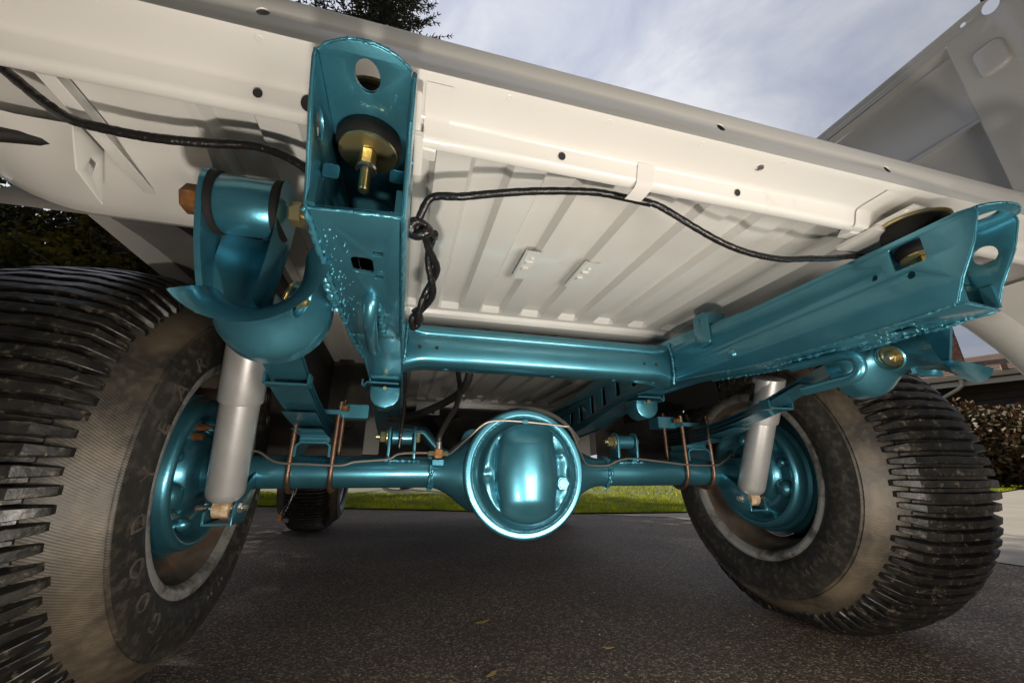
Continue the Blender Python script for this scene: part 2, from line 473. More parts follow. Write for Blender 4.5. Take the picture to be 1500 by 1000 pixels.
    def text(s, body, size, depth, T):
        cu = bpy.data.curves.new('tmp', 'FONT')
        cu.body = body; cu.size = size; cu.extrude = depth; cu.align_x = 'CENTER'; cu.align_y = 'CENTER'
        return s._curve(cu, T)
    def _curve(s, cu, T):
        ob = bpy.data.objects.new('tmp', cu)
        me = bpy.data.meshes.new_from_object(ob)
        s.add([T @ v.co for v in me.vertices], [tuple(p.vertices) for p in me.polygons])
        bpy.data.objects.remove(ob); bpy.data.curves.remove(cu); bpy.data.meshes.remove(me)
        return s
    def mirror(s, c):
        s.v = [(2 * c - x, y, z) for x, y, z in s.v]
        s.f = [q[::-1] for q in s.f]
        return s

def TYZ(x):      # plate in the Y-Z plane at X = x
    return Matrix(((0, 0, 1, x), (1, 0, 0, 0), (0, 1, 0, 0), (0, 0, 0, 1)))
def TXZ(y):      # plate in the X-Z plane at Y = y
    return Matrix(((1, 0, 0, 0), (0, 0, -1, y), (0, 1, 0, 0), (0, 0, 0, 1)))
def TXY(z):
    return Matrix.Translation((0, 0, z))
def circle(cx, cy, r, n=20, ry=None):
    return [(cx + r * math.cos(2 * math.pi * k / n), cy + (ry or r) * math.sin(2 * math.pi * k / n)) for k in range(n)]
def rrect(x0, x1, y0, y1, r, n=4):
    out = []
    for cx, cy, a in ((x1 - r, y0 + r, -90), (x1 - r, y1 - r, 0), (x0 + r, y1 - r, 90), (x0 + r, y0 + r, 180)):
        out += [(cx + r * math.cos(R(a + 90 * k / n)), cy + r * math.sin(R(a + 90 * k / n))) for k in range(n + 1)]
    return out

WLOC = {}
def mesh_from(name, mb, m, bevel=0.0, smooth=38, origin=None, fix=True):
    me = bpy.data.meshes.new(name)
    v = np.array(mb.v)
    if origin is None:
        origin = (v.min(0) + v.max(0)) / 2
    v = v - np.array(origin)
    me.from_pydata(v.tolist(), [], mb.f)
    if fix or bevel:
        bm = bmesh.new(); bm.from_mesh(me)
        bmesh.ops.remove_doubles(bm, verts=bm.verts, dist=1e-6)
        bmesh.ops.recalc_face_normals(bm, faces=bm.faces)
        if bevel:
            ed = [e for e in bm.edges if len(e.link_faces) == 2 and e.calc_face_angle(0) > R(35)]
            bmesh.ops.bevel(bm, geom=ed, offset=bevel, segments=2, affect='EDGES', clamp_overlap=True)
        bm.to_mesh(me); bm.free()
    me.update()
    if smooth:
        me.polygons.foreach_set('use_smooth', [True] * len(me.polygons))
        me.set_sharp_from_angle(angle=R(smooth))
    me.materials.append(m)
    return me, tuple(float(c) for c in origin)

def place(name, me, loc, parent=None):
    o = bpy.data.objects.new(name, me)
    COL.objects.link(o)
    WLOC[o.name] = Vector(loc)
    if parent is not None:
        o.parent = parent
        o.location = Vector(loc) - WLOC[parent.name]
    else:
        o.location = loc
    return o

def obj(name, mb, m, parent=None, bevel=0.0, smooth=38, origin=None, fix=True):
    me, org = mesh_from(name, mb, m, bevel, smooth, origin, fix)
    return place(name, me, org, parent)

def empty(name, loc, label, cat, parent=None, group=None):
    o = bpy.data.objects.new(name, None)
    o.empty_display_size = 0.2
    COL.objects.link(o)
    o.location = loc
    WLOC[o.name] = Vector(loc)
    tag(o, label, cat, group)
    return o

def tag(o, label=None, cat=None, group=None, kind=None):
    if label: o['label'] = label
    if cat: o['category'] = cat
    if group: o['group'] = group
    if kind: o['kind'] = kind
    return o

def weld(pts, r, parent, lump=0.9, step=0.0035):
    """a lumpy weld bead along a polyline"""
    mb = MB()
    P = [np.array(p, float) for p in pts]
    for a, b in zip(P[:-1], P[1:]):
        L = np.linalg.norm(b - a); n = max(int(L / step), 2)
        path = [a + (b - a) * k / n + (np.array([random.random(), random.random(), random.random()]) - 0.5) * r * 0.5 for k in range(n + 1)]
        mb.tube(path, [r * (1 + lump * (random.random() - 0.5)) for _ in path], 6)
    return obj('weld_bead', mb, M['teal_weld'], parent, smooth=60)

# ------------------------------------------------------------------ the ground, lawn and concrete
def sheet(name, poly, z, m, kind='structure'):
    mb = MB().add([(x, y, z) for x, y in poly], [tuple(range(len(poly)))])
    return tag(obj(name, mb, m, smooth=0, origin=(0, 0, 0)), kind=kind)

sheet('ground', [(-200, -200), (200, -200), (200, 200), (-200, 200)], -0.03, M['soil'])
drive = MB().add([(-14, -9, 0), (9, -9, 0), (9, 9, 0), (-14, 14, 0)], [(0, 1, 2, 3)])
tag(obj('driveway', drive, M['asphalt'], smooth=0, origin=(0, 0, 0)), kind='structure')
sheet('pavement', [(2.55, 3.72), (2.78, 1.40), (3.5, -9), (40, -9), (40, 17.0), (17.8, 8.15), (12.7, 6.3), (5.5, 4.42), (2.95, 4.02), (2.0, 4.12)], 0.004, M['concrete'])
lawn_poly = [(-14, 13.4), (-0.66, 5.62), (1.8, 4.25), (2.95, 4.06), (5.5, 4.46), (12.7, 6.36), (17.8, 8.22), (40, 17.1), (60, 60), (-60, 60), (-60, 40)]
sheet('lawn', lawn_poly, 0.012, M['soil'])

def lawn_edge(x):
    return np.interp(x, [-14, -0.66, 1.8, 2.95, 5.5, 12.7, 17.8, 40], [13.4, 5.62, 4.25, 4.06, 4.46, 6.36, 8.22, 17.1])

def grass_patch(n, x0, x1, depth, h, w):
    x = rng.uniform(x0, x1, n)
    y = lawn_edge(x) + 0.01 + depth * rng.random(n) ** 1.6
    hh = h * rng.uniform(0.5, 1.2, n)
    a = rng.uniform(0, 2 * math.pi, n)
    lean = rng.normal(0, 0.45, (n, 2)) * hh[:, None]
    dx, dy = np.cos(a) * w * rng.uniform(0.6, 1.4, n), np.sin(a) * w
    z0 = np.full(n, 0.01)
    V = np.empty((n, 3, 3))
    V[:, 0] = np.stack([x - dx, y - dy, z0], 1)
    V[:, 1] = np.stack([x + dx, y + dy, z0], 1)
    V[:, 2] = np.stack([x + lean[:, 0], y + lean[:, 1], hh], 1)
    return V.reshape(-1, 3)
gv = np.concatenate([grass_patch(42000, -3.5, 4.5, 4.0, 0.055, 0.004), grass_patch(16000, 4.5, 22, 9.0, 0.07, 0.012)])
gm = bpy.data.meshes.new('grass')
gm.from_pydata(gv.tolist(), [], np.arange(len(gv)).reshape(-1, 3).tolist())
gm.materials.append(M['grass'])
tag(place('grass', gm, (0, 0, 0)), kind='stuff')

# ------------------------------------------------------------------ trees, hedge and house beyond
def quads(centres, axes_u, axes_v):
    n = len(centres)
    V = np.empty((n, 4, 3))
    V[:, 0] = centres - axes_u - axes_v
    V[:, 1] = centres + axes_u - axes_v * 0.6
    V[:, 2] = centres + axes_u * 1.2 + axes_v * 0.6
    V[:, 3] = centres - axes_u * 0.6 + axes_v
    return V.reshape(-1, 3), np.arange(4 * n).reshape(-1, 4)

def cloud_mesh(name, V, F, m, parent):
    me = bpy.data.meshes.new(name)
    org = WLOC[parent.name]
    me.from_pydata((V - np.array(org)).tolist(), [], F.tolist())
    me.materials.append(m)
    return place(name, me, org, parent)

def rand_unit(n):
    d = rng.normal(size=(n, 3))
    return d / np.linalg.norm(d, axis=1, keepdims=True)

def spruce(x, y, h, rad, label, seed_n=1.0):
    t = empty('spruce_tree', (x, y, 0), label, 'tree')
    mb = MB().tube([(x + 0.05 * math.sin(k), y, h * k / 8) for k in range(9)], [0.26 * (1 - k / 8.6) for k in range(9)], 10)
    obj('trunk', mb, M['bark'], t)
    C, U, V = [], [], []
    limbs = MB()
    z = 1.6
    while z < h - 0.2:
        f = 1 - (z - 1.0) / (h - 1.0)
        nb = int(7 + 6 * f)
        for k in range(nb):
            a = rng.uniform(0, 2 * math.pi)
            L = rad * (f ** 0.85) * rng.uniform(0.65, 1.12) + 0.12
            n = max(int(L / 0.11), 3)
            droop = rng.uniform(0.18, 0.42)
            d = np.array([math.cos(a), math.sin(a), 0])
            side = np.array([-d[1], d[0], 0])
            pts = []
            for i in range(n + 1):
                s_ = i / n
                pts.append(np.array([x, y, z]) + d * L * s_ + np.array([0, 0, -droop * L * s_ + 0.34 * L * s_ * s_]))
            if L > 0.8:
                limbs.tube(pts[::3] + [pts[-1]], [0.03 * (1 - 0.85 * q / (len(pts[::3]))) for q in range(len(pts[::3]) + 1)], 4, caps=False)
            for i in range(1, n + 1):
                s_ = i / n
                w = 0.10 + 0.26 * (1 - s_) * L * 0.45
                for sg in (-1, 1, 0):
                    if sg == 0 and i < n - 1 and rng.random() < 0.5:
                        continue
                    ln = w * rng.uniform(0.6, 1.3) if sg else 0.14
                    dirv = d * 0.75 + side * sg * 1.0 + np.array([0, 0, rng.uniform(-0.55, 0.2)])
                    dirv /= np.linalg.norm(dirv)
                    m_ = max(int(ln / 0.085), 1)
                    for q in range(m_):
                        C.append(pts[i] + dirv * (q + 0.5) * 0.085 + rng.normal(0, 0.012, 3))
                        U.append(dirv * 0.058)
                        wv = np.cross(dirv, rng.normal(size=3)); wv /= np.linalg.norm(wv)
                        V.append(wv * 0.020)
        z += 0.27 * rng.uniform(0.8, 1.25) * (0.7 + 0.5 * f)
    v, f_ = quads(np.array(C), np.array(U), np.array(V))
    obj('limbs', limbs, M['bark'], t)
    cloud_mesh('crown', v, f_, M['spruce'], t)
    return t

def leafy(x, y, h, rad, n, m, label, leaf=0.05, low=0.25, group=None, name='leafy_tree', lean=0.0):
    t = empty(name, (x, y, 0), label, 'tree', group=group)
    mb = MB()
    top = (x + lean, y, h * 0.92)
    mb.tube(catmull([(x, y, 0), (x + 0.1 + lean * 0.3, y, h * 0.3), (x - 0.08 + lean * 0.6, y + 0.1, h * 0.6), top], 4), [0.17 * (1 - k / 14) for k in range(13)], 9)
    cl = []
    for k in range(int(16 + rad * 6)):
        a, zz = rng.uniform(0, 2 * math.pi), rng.uniform(low, 0.98) * h
        rr = rad * math.sqrt(max(0.05, 1 - ((zz / h - 0.6) / 0.48) ** 2)) * rng.uniform(0.35, 1.0)
        p = (x + lean * zz / h + rr * math.cos(a), y + rr * math.sin(a), zz)
        b = (x + lean * 0.5 * zz / h, y, zz * 0.78)
        mid = ((p[0] + b[0]) / 2, (p[1] + b[1]) / 2, (p[2] + b[2]) / 2 - 0.1)
        mb.tube(catmull([b, mid, p], 3), [0.045 * (1 - q / 7.5) for q in range(7)], 5, caps=False)
        cl.append(p)
    obj('trunk', mb, M['bark'], t)
    cl = np.array(cl)
    c = cl[rng.integers(0, len(cl), n)] + rng.normal(size=(n, 3)) * rng.uniform(0.12, 0.42, (n, 1)) * rad * 0.55
    u = rand_unit(n); w = np.cross(u, rand_unit(n)); w /= np.linalg.norm(w, axis=1, keepdims=True)
    v, f_ = quads(c, u * leaf, w * leaf * 0.6)
    cloud_mesh('crown', v, f_, m, t)
    return t

spruce(-1.9, 9.4, 19.5, 5.0, 'tall dark spruce whose branches show above the white sill beside the sky')
for a in ((-7.2, 8.6, 7.6, 2.3, 26000, M['leafdark'], 'dark green tree left of the truck, nearest the frame edge', 0.055),
          (-6.5, 11.2, 8.8, 2.6, 28000, M['leafdark'], 'dark tree behind the left tyre with gaps of sky in its crown', 0.055),
          (-5.3, 8.2, 5.6, 1.2, 6500, M['leafgold'], 'small tree with yellowing leaves behind the left tyre', 0.045, 0.55)):
    leafy(*a)

for a in ((-6.2, -2.6, 11.5, 4.2, 15000, M['leafdark'], 'broad unseen tree left behind the viewpoint, added to block sky light', 0.15),  # unseen trees added to cut the sky light on the truck's tail
          (-0.5, -7.0, 13.0, 4.8, 16000, M['leafdark'], 'broad unseen tree straight behind the viewpoint, added to block sky light', 0.15),
          (5.2, -6.2, 11.0, 4.2, 15000, M['leafdark'], 'broad unseen tree right behind the viewpoint, added to block sky light', 0.15),
          (-9.5, 3.0, 11.0, 3.8, 15000, M['leafdark'], 'broad unseen tree far left of the truck, added to block sky light', 0.15)):
    leafy(*a)

leafy(0.2, 11.6, 7.6, 2.1, 2600, M['leafgold'], 'sparse yellowing tree hidden by the truck, added to dapple the lawn with shade', 0.075, 0.45)  # hidden tree added to throw dappled shade over the grass
spruce(-5.4, 10.8, 15.0, 3.2, 'second dark spruce left of the tall one, added to shade the driveway')  # added to keep sun off the left of the driveway

def hedge_bush(x, y, h, rad, label, n=9000):
    t = empty('brown_shrub', (x, y, 0), label, 'shrub', group='brown shrubs in front of the house')
    mb = MB()
    for k in range(9):
        a = rng.uniform(0, 2 * math.pi)
        mb.tube(catmull([(x, y, 0), (x + 0.3 * rad * math.cos(a), y + 0.3 * rad * math.sin(a), h * 0.45), (x + 0.7 * rad * math.cos(a), y + 0.7 * rad * math.sin(a), h * rng.uniform(0.75, 1.0))], 3), [0.04 * (1 - q / 8) for q in range(7)], 5)
    obj('stems', mb, M['bark'], t)
    c = rand_unit(n) * (rng.random((n, 1)) ** 0.4) * np.array([rad, rad, h * 0.52]) + np.array([x, y, h * 0.5])
    c += rng.normal(0, 0.10, (n, 3)); c[:, 2] = np.abs(c[:, 2])
    u = rand_unit(n); w = np.cross(u, rand_unit(n)); w /= np.linalg.norm(w, axis=1, keepdims=True)
    v, f_ = quads(c, u * 0.065, w * 0.04)
    cloud_mesh('foliage', v, f_, M['hedge'], t)
vd = np.array([0.90, 0.436]); vs = np.array([0.436, -0.90])     # away along the view to the house, and to the right of it
for k, (dd, ss, hh, rr, lab) in enumerate(((19.0, -2.2, 2.6, 1.3, 'brown leaved shrub half hidden behind the right rear tyre'),
                                           (19.3, -0.5, 2.5, 1.3, 'brown leaved shrub just right of the right rear tyre'),
                                           (19.0, 1.2, 2.3, 1.3, 'brown leaved shrub at the right edge below the gutter'),
                                           (19.4, 3.0, 2.4, 1.3, 'brown leaved shrub farthest right, outside the driveway edge'))):
    p = vd * dd + vs * ss
    hedge_bush(p[0], p[1], hh, rr, lab)

def house():
    o2 = vd * 23.0
    rot = Matrix(((vs[0], vd[0], 0, o2[0]), (vs[1], vd[1], 0, o2[1]), (0, 0, 1, 0), (0, 0, 0, 1)))   # local x right, y away, z up
    t = empty('house', (o2[0], o2[1], 0), 'low dark house with pale gutter and brown roof beyond the shrubs', 'house')
    def tr(mb):
        mb.v = [tuple(rot @ Vector(p)) for p in mb.v]
        return mb
    obj('wall', tr(MB().box(-5, 9, 0, 7, 0, 3.75)), M['siding'], t)
    for k in range(14):
        obj('siding_board', tr(MB().box(-5, 9, -0.03, -0.002, 0.25 * k + 0.02, 0.25 * k + 0.24)), M['siding'], t)
    w = obj('window', tr(MB().box(1.0, 3.4, -0.07, -0.035, 1.2, 2.7)), M['siding'], t)
    obj('pane', tr(MB().box(1.1, 3.3, -0.085, -0.073, 1.3, 2.6)), M['glass'], w)
    rf = MB().add([(-5.6, -0.6, 3.85), (9.6, -0.6, 3.85), (9.6, 3.5, 5.3), (-5.6, 3.5, 5.3), (-5.6, 7.6, 3.85), (9.6, 7.6, 3.85),
                   (-5.6, -0.6, 3.72), (9.6, -0.6, 3.72), (9.6, 3.5, 5.17), (-5.6, 3.5, 5.17), (-5.6, 7.6, 3.72), (9.6, 7.6, 3.72)],
                  [(0, 1, 2, 3), (3, 2, 5, 4), (7, 6, 9, 8), (8, 9, 10, 11), (0, 6, 7, 1), (4, 5, 11, 10), (0, 3, 9, 6), (3, 4, 10, 9), (1, 7, 8, 2), (2, 8, 11, 5)])
    roof = obj('roof', tr(rf), M['shingle'], t, smooth=0)
    for k in range(9):
        u0 = k / 9
        obj('shingle_course', tr(MB().add([(-5.6, -0.62 + 4.1 * u0, 3.875 + 1.45 * u0), (9.6, -0.62 + 4.1 * u0, 3.875 + 1.45 * u0), (9.6, -0.62 + 4.1 * (u0 + 0.112), 3.855 + 1.45 * (u0 + 0.112)), (-5.6, -0.62 + 4.1 * (u0 + 0.112), 3.855 + 1.45 * (u0 + 0.112))], [(0, 1, 2, 3)])), M['shingle'], roof, smooth=0)
    g = obj('gutter', tr(MB().grid(np.array([[(xx, -0.62 - 0.13 * c, 3.80 + zz) for c, zz in ((0, 0.10), (0.05, -0.02), (0.7, -0.05), (1.0, 0.05), (1.1, 0.11))] for xx in (-5.6, 9.6)]), t=0.012)), M['gutter'], t)
    obj('fascia_board', tr(MB().box(-5.6, 9.6, -0.606, -0.58, 3.52, 3.70)), M['gutter'], t)
    obj('downspout', tr(MB().tube([(-0.15, -0.69, 3.74), (-0.15, -0.66, 3.55), (-0.32, -0.55, 3.42), (-1.25, -0.12, 2.95), (-1.30, -0.08, 2.8), (-1.30, -0.08, 0.1)], 0.06, 8)), M['gutter'], t)
    obj('sill_rail', tr(MB().box(0.7, 5.5, -0.25, -0.10, 2.66, 2.76)), M['gutter'], t)
    for k in range(4):
        obj('rafter', tr(MB().box(0.9 + 0.75 * k, 1.05 + 0.75 * k, -0.9, 2.0, 3.93 + 0.03 * k, 4.12 + 0.03 * k)), M['wood'], t)
    ch = obj('chimney', tr(MB().box(-0.85, 0.08, 1.2, 2.1, 3.9, 6.95)), M['mortar'], roof, smooth=0)
    bm_ = MB()
    zz = 4.2
    row = 0
    while zz < 6.95:
        xx = -0.87 - (0.12 if row % 2 else 0)
        while xx < 0.08:
            wdt = 0.23 + random.uniform(-0.02, 0.02)
            a, b = max(xx, -0.885), min(xx + wdt, 0.095)
            if b - a > 0.04:
                j = random.uniform(0, 0.025)
                bm_.box(a, b - 0.015, 1.165 - j, 1.21, zz, zz + 0.085)
            xx += wdt
        yy = 1.2 - (0.1 if row % 2 else 0)
        while yy < 2.1:
            bm_.box(-0.89 - random.uniform(0, 0.02), -0.84, max(yy, 1.17), min(yy + 0.21, 2.12), zz, zz + 0.085)
            bm_.box(0.07, 0.11 + random.uniform(0, 0.02), max(yy, 1.17), min(yy + 0.21, 2.12), zz, zz + 0.085)
            yy += 0.225
        zz += 0.1
        row += 1
    bo = obj('chimney_brick', tr(bm_), M['brick'], t, smooth=0)
    bo['kind'] = 'stuff'
house()

# ------------------------------------------------------------------ THE TRUCK
CX = 0.317                       # centre line; left-hand pieces are mirrored about it
TR = empty('pickup_truck', (CX, 2.2, 0), 'white bodied truck on a teal frame with wide ribbed tyres, seen from under its tail', 'truck')
def both(name, mb, m, parent=None, **kw):
    """left piece and its mirror image"""
    parent = parent or (TR, TR)
    a = obj(name, mb, m, parent[0], **kw)
    mb.mirror(CX)
    b = obj(name, mb, m, parent[1], **kw)
    return (a, b)

# ---- frame rails
XI, XO = -0.012, -0.090
ZB = [(0.297, 0.600), (0.34, 0.597), (0.50, 0.597), (0.62, 0.600), (0.72, 0.611), (0.845, 0.622), (1.0, 0.620), (1.1, 0.611), (1.25, 0.586), (1.4, 0.560), (1.6, 0.545), (2.0, 0.54), (3.95, 0.54)]
ZT = [(0.245, 0.711), (0.6, 0.711), (0.70, 0.716), (0.80, 0.727), (0.9, 0.731), (1.0, 0.731), (1.25, 0.722), (1.43, 0.697), (1.6, 0.68), (2.0, 0.67), (3.95, 0.67)]
ys = list(np.concatenate([np.linspace(0.297, 1.7, 46), np.linspace(1.8, 3.95, 10)]))
def web_outline():
    low = [(y, interp(ZB, y)) for y in ys]
    top = [(y, interp(ZT, y)) for y in reversed(ys) if y > 0.30]
    return low + top + [(0.266, 0.711), (0.252, 0.708), (0.2515, 0.700), (0.263, 0.668), (0.285, 0.628)]
slots = [rrect(y - 0.012, y + 0.012, interp(ZB, y) + 0.028, interp(ZB, y) + 0.028 + h, 0.004) for y, h in ((1.03, 0.045), (1.125, 0.055), (1.22, 0.062), (1.31, 0.062), (1.41, 0.058), (1.50, 0.05))]
holes_in = [rrect(0.309, 0.347, 0.668, 0.702, 0.004), circle(0.372, 0.675 - 0.004, 0.0042), circle(0.331, 0.655, 0.0052)] + slots
holes_out = [circle(0.289, 0.673, 0.0125), circle(0.322, 0.651, 0.004, 12, 0.008)] + slots
mb = MB()
mb.plate(web_outline(), holes_in, 0.004, TYZ(XI - 0.002))
mb.plate(web_outline(), holes_out, 0.004, TYZ(XO + 0.002))
# bottom flange: flat rear plate with its holes, then a bent strip
holes_b = [rrect(-0.0625, -0.0420, 0.366, 0.398, 0.006), rrect(-0.041, -0.032, 0.352, 0.360, 0.001), rrect(-0.042, -0.033, 0.401, 0.409, 0.001)]
mb.plate([(XO + 0.0045, 0.296), (XI - 0.0045, 0.290), (XI - 0.0045, 0.60), (XO + 0.0045, 0.60)], holes_b, 0.004, TXY(0.599))
mb.strip([(y, interp(ZB, y) + 0.004) for y in ys if y > 0.585], XO + 0.0045, XI - 0.0045, 0.004)
# top flange with its rounded tongue and slotted hole
tip = [(XI - 0.0045 - 0.0695 * k / 12, 0.252 - 0.016 * math.sin(math.pi * k / 12) ** 0.7) for k in range(13)]
slot = [(-0.051 + 0.0098 * math.cos(a), 0.2645 + 0.0155 * math.sin(a)) for a in np.linspace(0, 2 * math.pi, 25)[:-1]]
mb.plate([(XI - 0.0045, 0.60)] + tip + [(XO + 0.0045, 0.60)], [slot], 0.004, TXY(0.7085))
mb.strip([(y, interp(ZT, y)) for y in ys if y > 0.585], XO + 0.0045, XI - 0.0045, 0.004)
# lips beside the open end
mb.box(XO + 0.004, XO + 0.009, 0.292, 0.304, 0.600, 0.630)
mb.box(XI - 0.009, XI - 0.004, 0.290, 0.302, 0.600, 0.622)
rails = both('frame_rail', mb, M['teal'])
rails[0]['label'] = 'left teal frame rail with open box end facing the viewer'
rails[1]['label'] = 'right teal frame rail with slotted inner side and square opening'
for k, rl in enumerate(rails):
    mx = (lambda x: x) if k == 0 else (lambda x: 2 * CX - x)
    weld([(mx(XI - 0.001), y, interp(ZB, y) - 0.0008) for y in np.linspace(0.30, 1.0, 15)], 0.0016, rl)
    weld([(mx(XO + 0.002), y, interp(ZB, y) - 0.0015) for y in np.linspace(0.30, 0.80, 11)], 0.0024, rl, 1.3)
    weld([(mx(XI - 0.004), 0.2925, 0.598), (mx(XI - 0.04), 0.2915, 0.596), (mx(XO + 0.004), 0.296, 0.597)], 0.0016, rl)
    weld([(mx(x), y - 0.001, 0.7075) for x, y in tip], 0.0013, rl)
    for xw in (XI - 0.002, XO + 0.002):
        weld([(mx(xw), y - 0.0003, z) for y, z in ((0.2520, 0.708), (0.2515, 0.700), (0.263, 0.668), (0.285, 0.628), (0.296, 0.602))], 0.0013, rl, 0.12, 0.008)
    # weld spatter beside the spring hanger
    sp = MB()
    for q in range(150):
        yy = random.uniform(0.30, 0.62)
        xx = XO + abs(random.gauss(0, 0.016)) - 0.001
        if xx > XI - 0.01: continue
        rr = random.choice((0.0007, 0.0009, 0.0012, 0.002)) 
        sp.lathe([(0.0001, -rr), (rr * 0.8, -rr * 0.6), (rr, 0), (0.0001, rr)], (mx(xx), yy, interp(ZB, yy) - 0.0003), 'Z', 6)
    o = obj('weld_spatter', sp, M['teal_weld'], rl, smooth=60); o['kind'] = 'stuff'
    # small tabs inside the open end
    for x0, x1, z0, z1 in ((XO + 0.005, XO + 0.019, 0.640, 0.654), (XI - 0.018, XI - 0.005, 0.645, 0.659)):
        tb = MB().plate(rrect(min(mx(x0), mx(x1)), max(mx(x0), mx(x1)), z0, z1, 0.003), [], 0.003, TXZ(0.312))
        obj('tab', tb, M['teal'], rl)
    # J-shaped rod welded to the underside
    xx = -0.048
    hk = catmull([(xx, 0.560, 0.587), (xx, 0.50, 0.585), (xx, 0.462, 0.582), (xx, 0.447, 0.571), (xx, 0.447, 0.555), (xx, 0.460, 0.545), (xx, 0.49, 0.543), (xx, 0.545, 0.540)], 5)
    if k == 0:
        hk = catmull([(xx, 0.456, 0.600), (xx, 0.457, 0.588), (xx - 0.001, 0.475, 0.575), (xx - 0.002, 0.52, 0.572), (xx - 0.004, 0.585, 0.575), (xx - 0.005, 0.63, 0.583)], 5)
    obj('tow_hook', MB().tube([(mx(p[0]), p[1], p[2]) for p in hk], 0.0085, 12), M['teal'], rl)
    weld([(mx(xx + 0.009), y, interp(ZB, y) - 0.003) for y in np.linspace(0.47, 0.60, 5)], 0.0028, rl, 1.4)

# bracket on the right rail's inner side
bk = MB()
bk.plate(rrect(0.700, 0.746, 0.672, 0.752, 0.012), [circle(0.725, 0.736, 0.003)], 0.004, TYZ(2 * CX - XI - 0.0025))
bk.box(2 * CX - XI - 0.004, 2 * CX - XI + 0.045, 0.698, 0.704, 0.722, 0.748)
obj('rail_bracket', bk, M['teal'], rails[1], bevel=0.001)
obj('rivet_head', MB().lathe([(0.0001, -0.008), (0.006, -0.0065), (0.0105, -0.002), (0.011, 0.0)], (2 * CX - XI, 0.652, 0.637), 'X', 16), M['teal'], rails[1])

# ---- crossmember between the rails (stamped hat section)
prof = [(0.905, 0.624), (0.866, 0.621), (0.853, 0.6225), (0.843, 0.629), (0.839, 0.638), (0.838, 0.660), (0.839, 0.674), (0.843, 0.682), (0.850, 0.687), (0.853, 0.6885),
        (0.853, 0.690), (0.850, 0.692), (0.849, 0.700), (0.856, 0.714), (0.870, 0.719), (0.905, 0.720)]
xs = np.linspace(XI + 0.0005, 2 * CX - XI - 0.0005, 60)
G = []
for x in xs:
    e = min(x - xs[0], xs[-1] - x)
    fl_ = max(0, 1 - e / 0.05) ** 2
    G.append([(x, y + 0.008 * fl_ * (1 if i < 8 else 0), z + 0.012 * fl_ * (1 if 7 < i < 13 else 0) - 0.010 * fl_ * (1 if i < 5 else 0)) for i, (y, z) in enumerate(prof)])
cross = obj('crossmember', MB().grid(np.array(G), t=-0.0 + 0.003), M['teal'], TR, smooth=50)
for x in (0.020, 0.056, 0.561, 0.594):
    obj('bolt_hole', MB().cyl((x, 0.8375, 0.658), 'Y', 0.0042, 0.0, 0.004, 14), M['black'], cross)
weld([(XI + 0.002, 0.846, 0.622), (XI + 0.003, 0.838, 0.64), (XI + 0.003, 0.838, 0.68), (XI + 0.003, 0.848, 0.715)], 0.003, cross)
weld([(2 * CX - XI - 0.003, 0.846, 0.612), (2 * CX - XI - 0.003, 0.838, 0.64), (2 * CX - XI - 0.003, 0.838, 0.68), (2 * CX - XI - 0.003, 0.848, 0.72)], 0.0035, cross)
weld([(x, 0.8515, 0.6893) for x in np.linspace(0.02, 0.61, 12)], 0.0009, cross)
for x in (0.08, 0.33, 0.49, 0.60):
    obj('rivet_head', MB().lathe([(0.0001, -0.003), (0.005, -0.002), (0.0065, 0)], (x, 0.87, 0.6195), 'Z', 12), M['teal_weld'], cross)

# ---- body mounts at the rail ends (left one hangs in view inside the open rail)
for k, rl in enumerate(rails):
    mx = (lambda x: x) if k == 0 else (lambda x: 2 * CX - x)
    c = (mx(-0.053), 0.330, 0.0)
    cs = 0.013 if k == 0 else 0.010
    bmnt = obj('body_mount', MB().lathe([(0.006, 0.690), (0.026, 0.690), (0.0295, 0.694), (0.0300, 0.700), (0.028, 0.7055), (0.006, 0.7055)], c, 'Z', 40), M['rubber'], TR)
    obj('washer', MB().lathe([(0.004, 0.6905), (0.022, 0.687), (0.0262, 0.6872), (0.0264, 0.6895), (0.022, 0.6898), (0.004, 0.6925)], c, 'Z', 40), M['zinc'], bmnt)
    obj('nut', MB().hexa((c[0], c[1], 0), 'Z', 0.0078, 0.672, 0.6895), M['zinc'], bmnt)
    th = [(0.0001, 0.6455), (0.0040, 0.6455)]
    for q in range(14):
        z = 0.6465 + q * 0.0019
        th += [(0.0043, z), (0.0053, z + 0.0009), (0.0043, z + 0.0019)]
    obj('threaded_bolt', MB().lathe(th, c, 'Z', 16), M['zinc'], bmnt)
    obj('lock_washer', MB().lathe([(0.004, 0.6685), (0.0092, 0.6685), (0.0095, 0.671), (0.004, 0.6715)], c, 'Z', 20), M['chrome'], bmnt)
    obj('mount_cushion', MB().lathe([(0.01, 0.7115), (0.046 - cs, 0.7115), (0.049 - cs, 0.7145), (0.0495 - cs, 0.730), (0.047 - cs, 0.737), (0.02, 0.738)], c, 'Z', 40), M['rubber'], bmnt)
    obj('cushion_washer', MB().lathe([(0.01, 0.738), (0.050 - cs, 0.738), (0.0505 - cs, 0.741), (0.048 - cs, 0.7425), (0.01, 0.7425)], c, 'Z', 40), M['zinc'], bmnt)

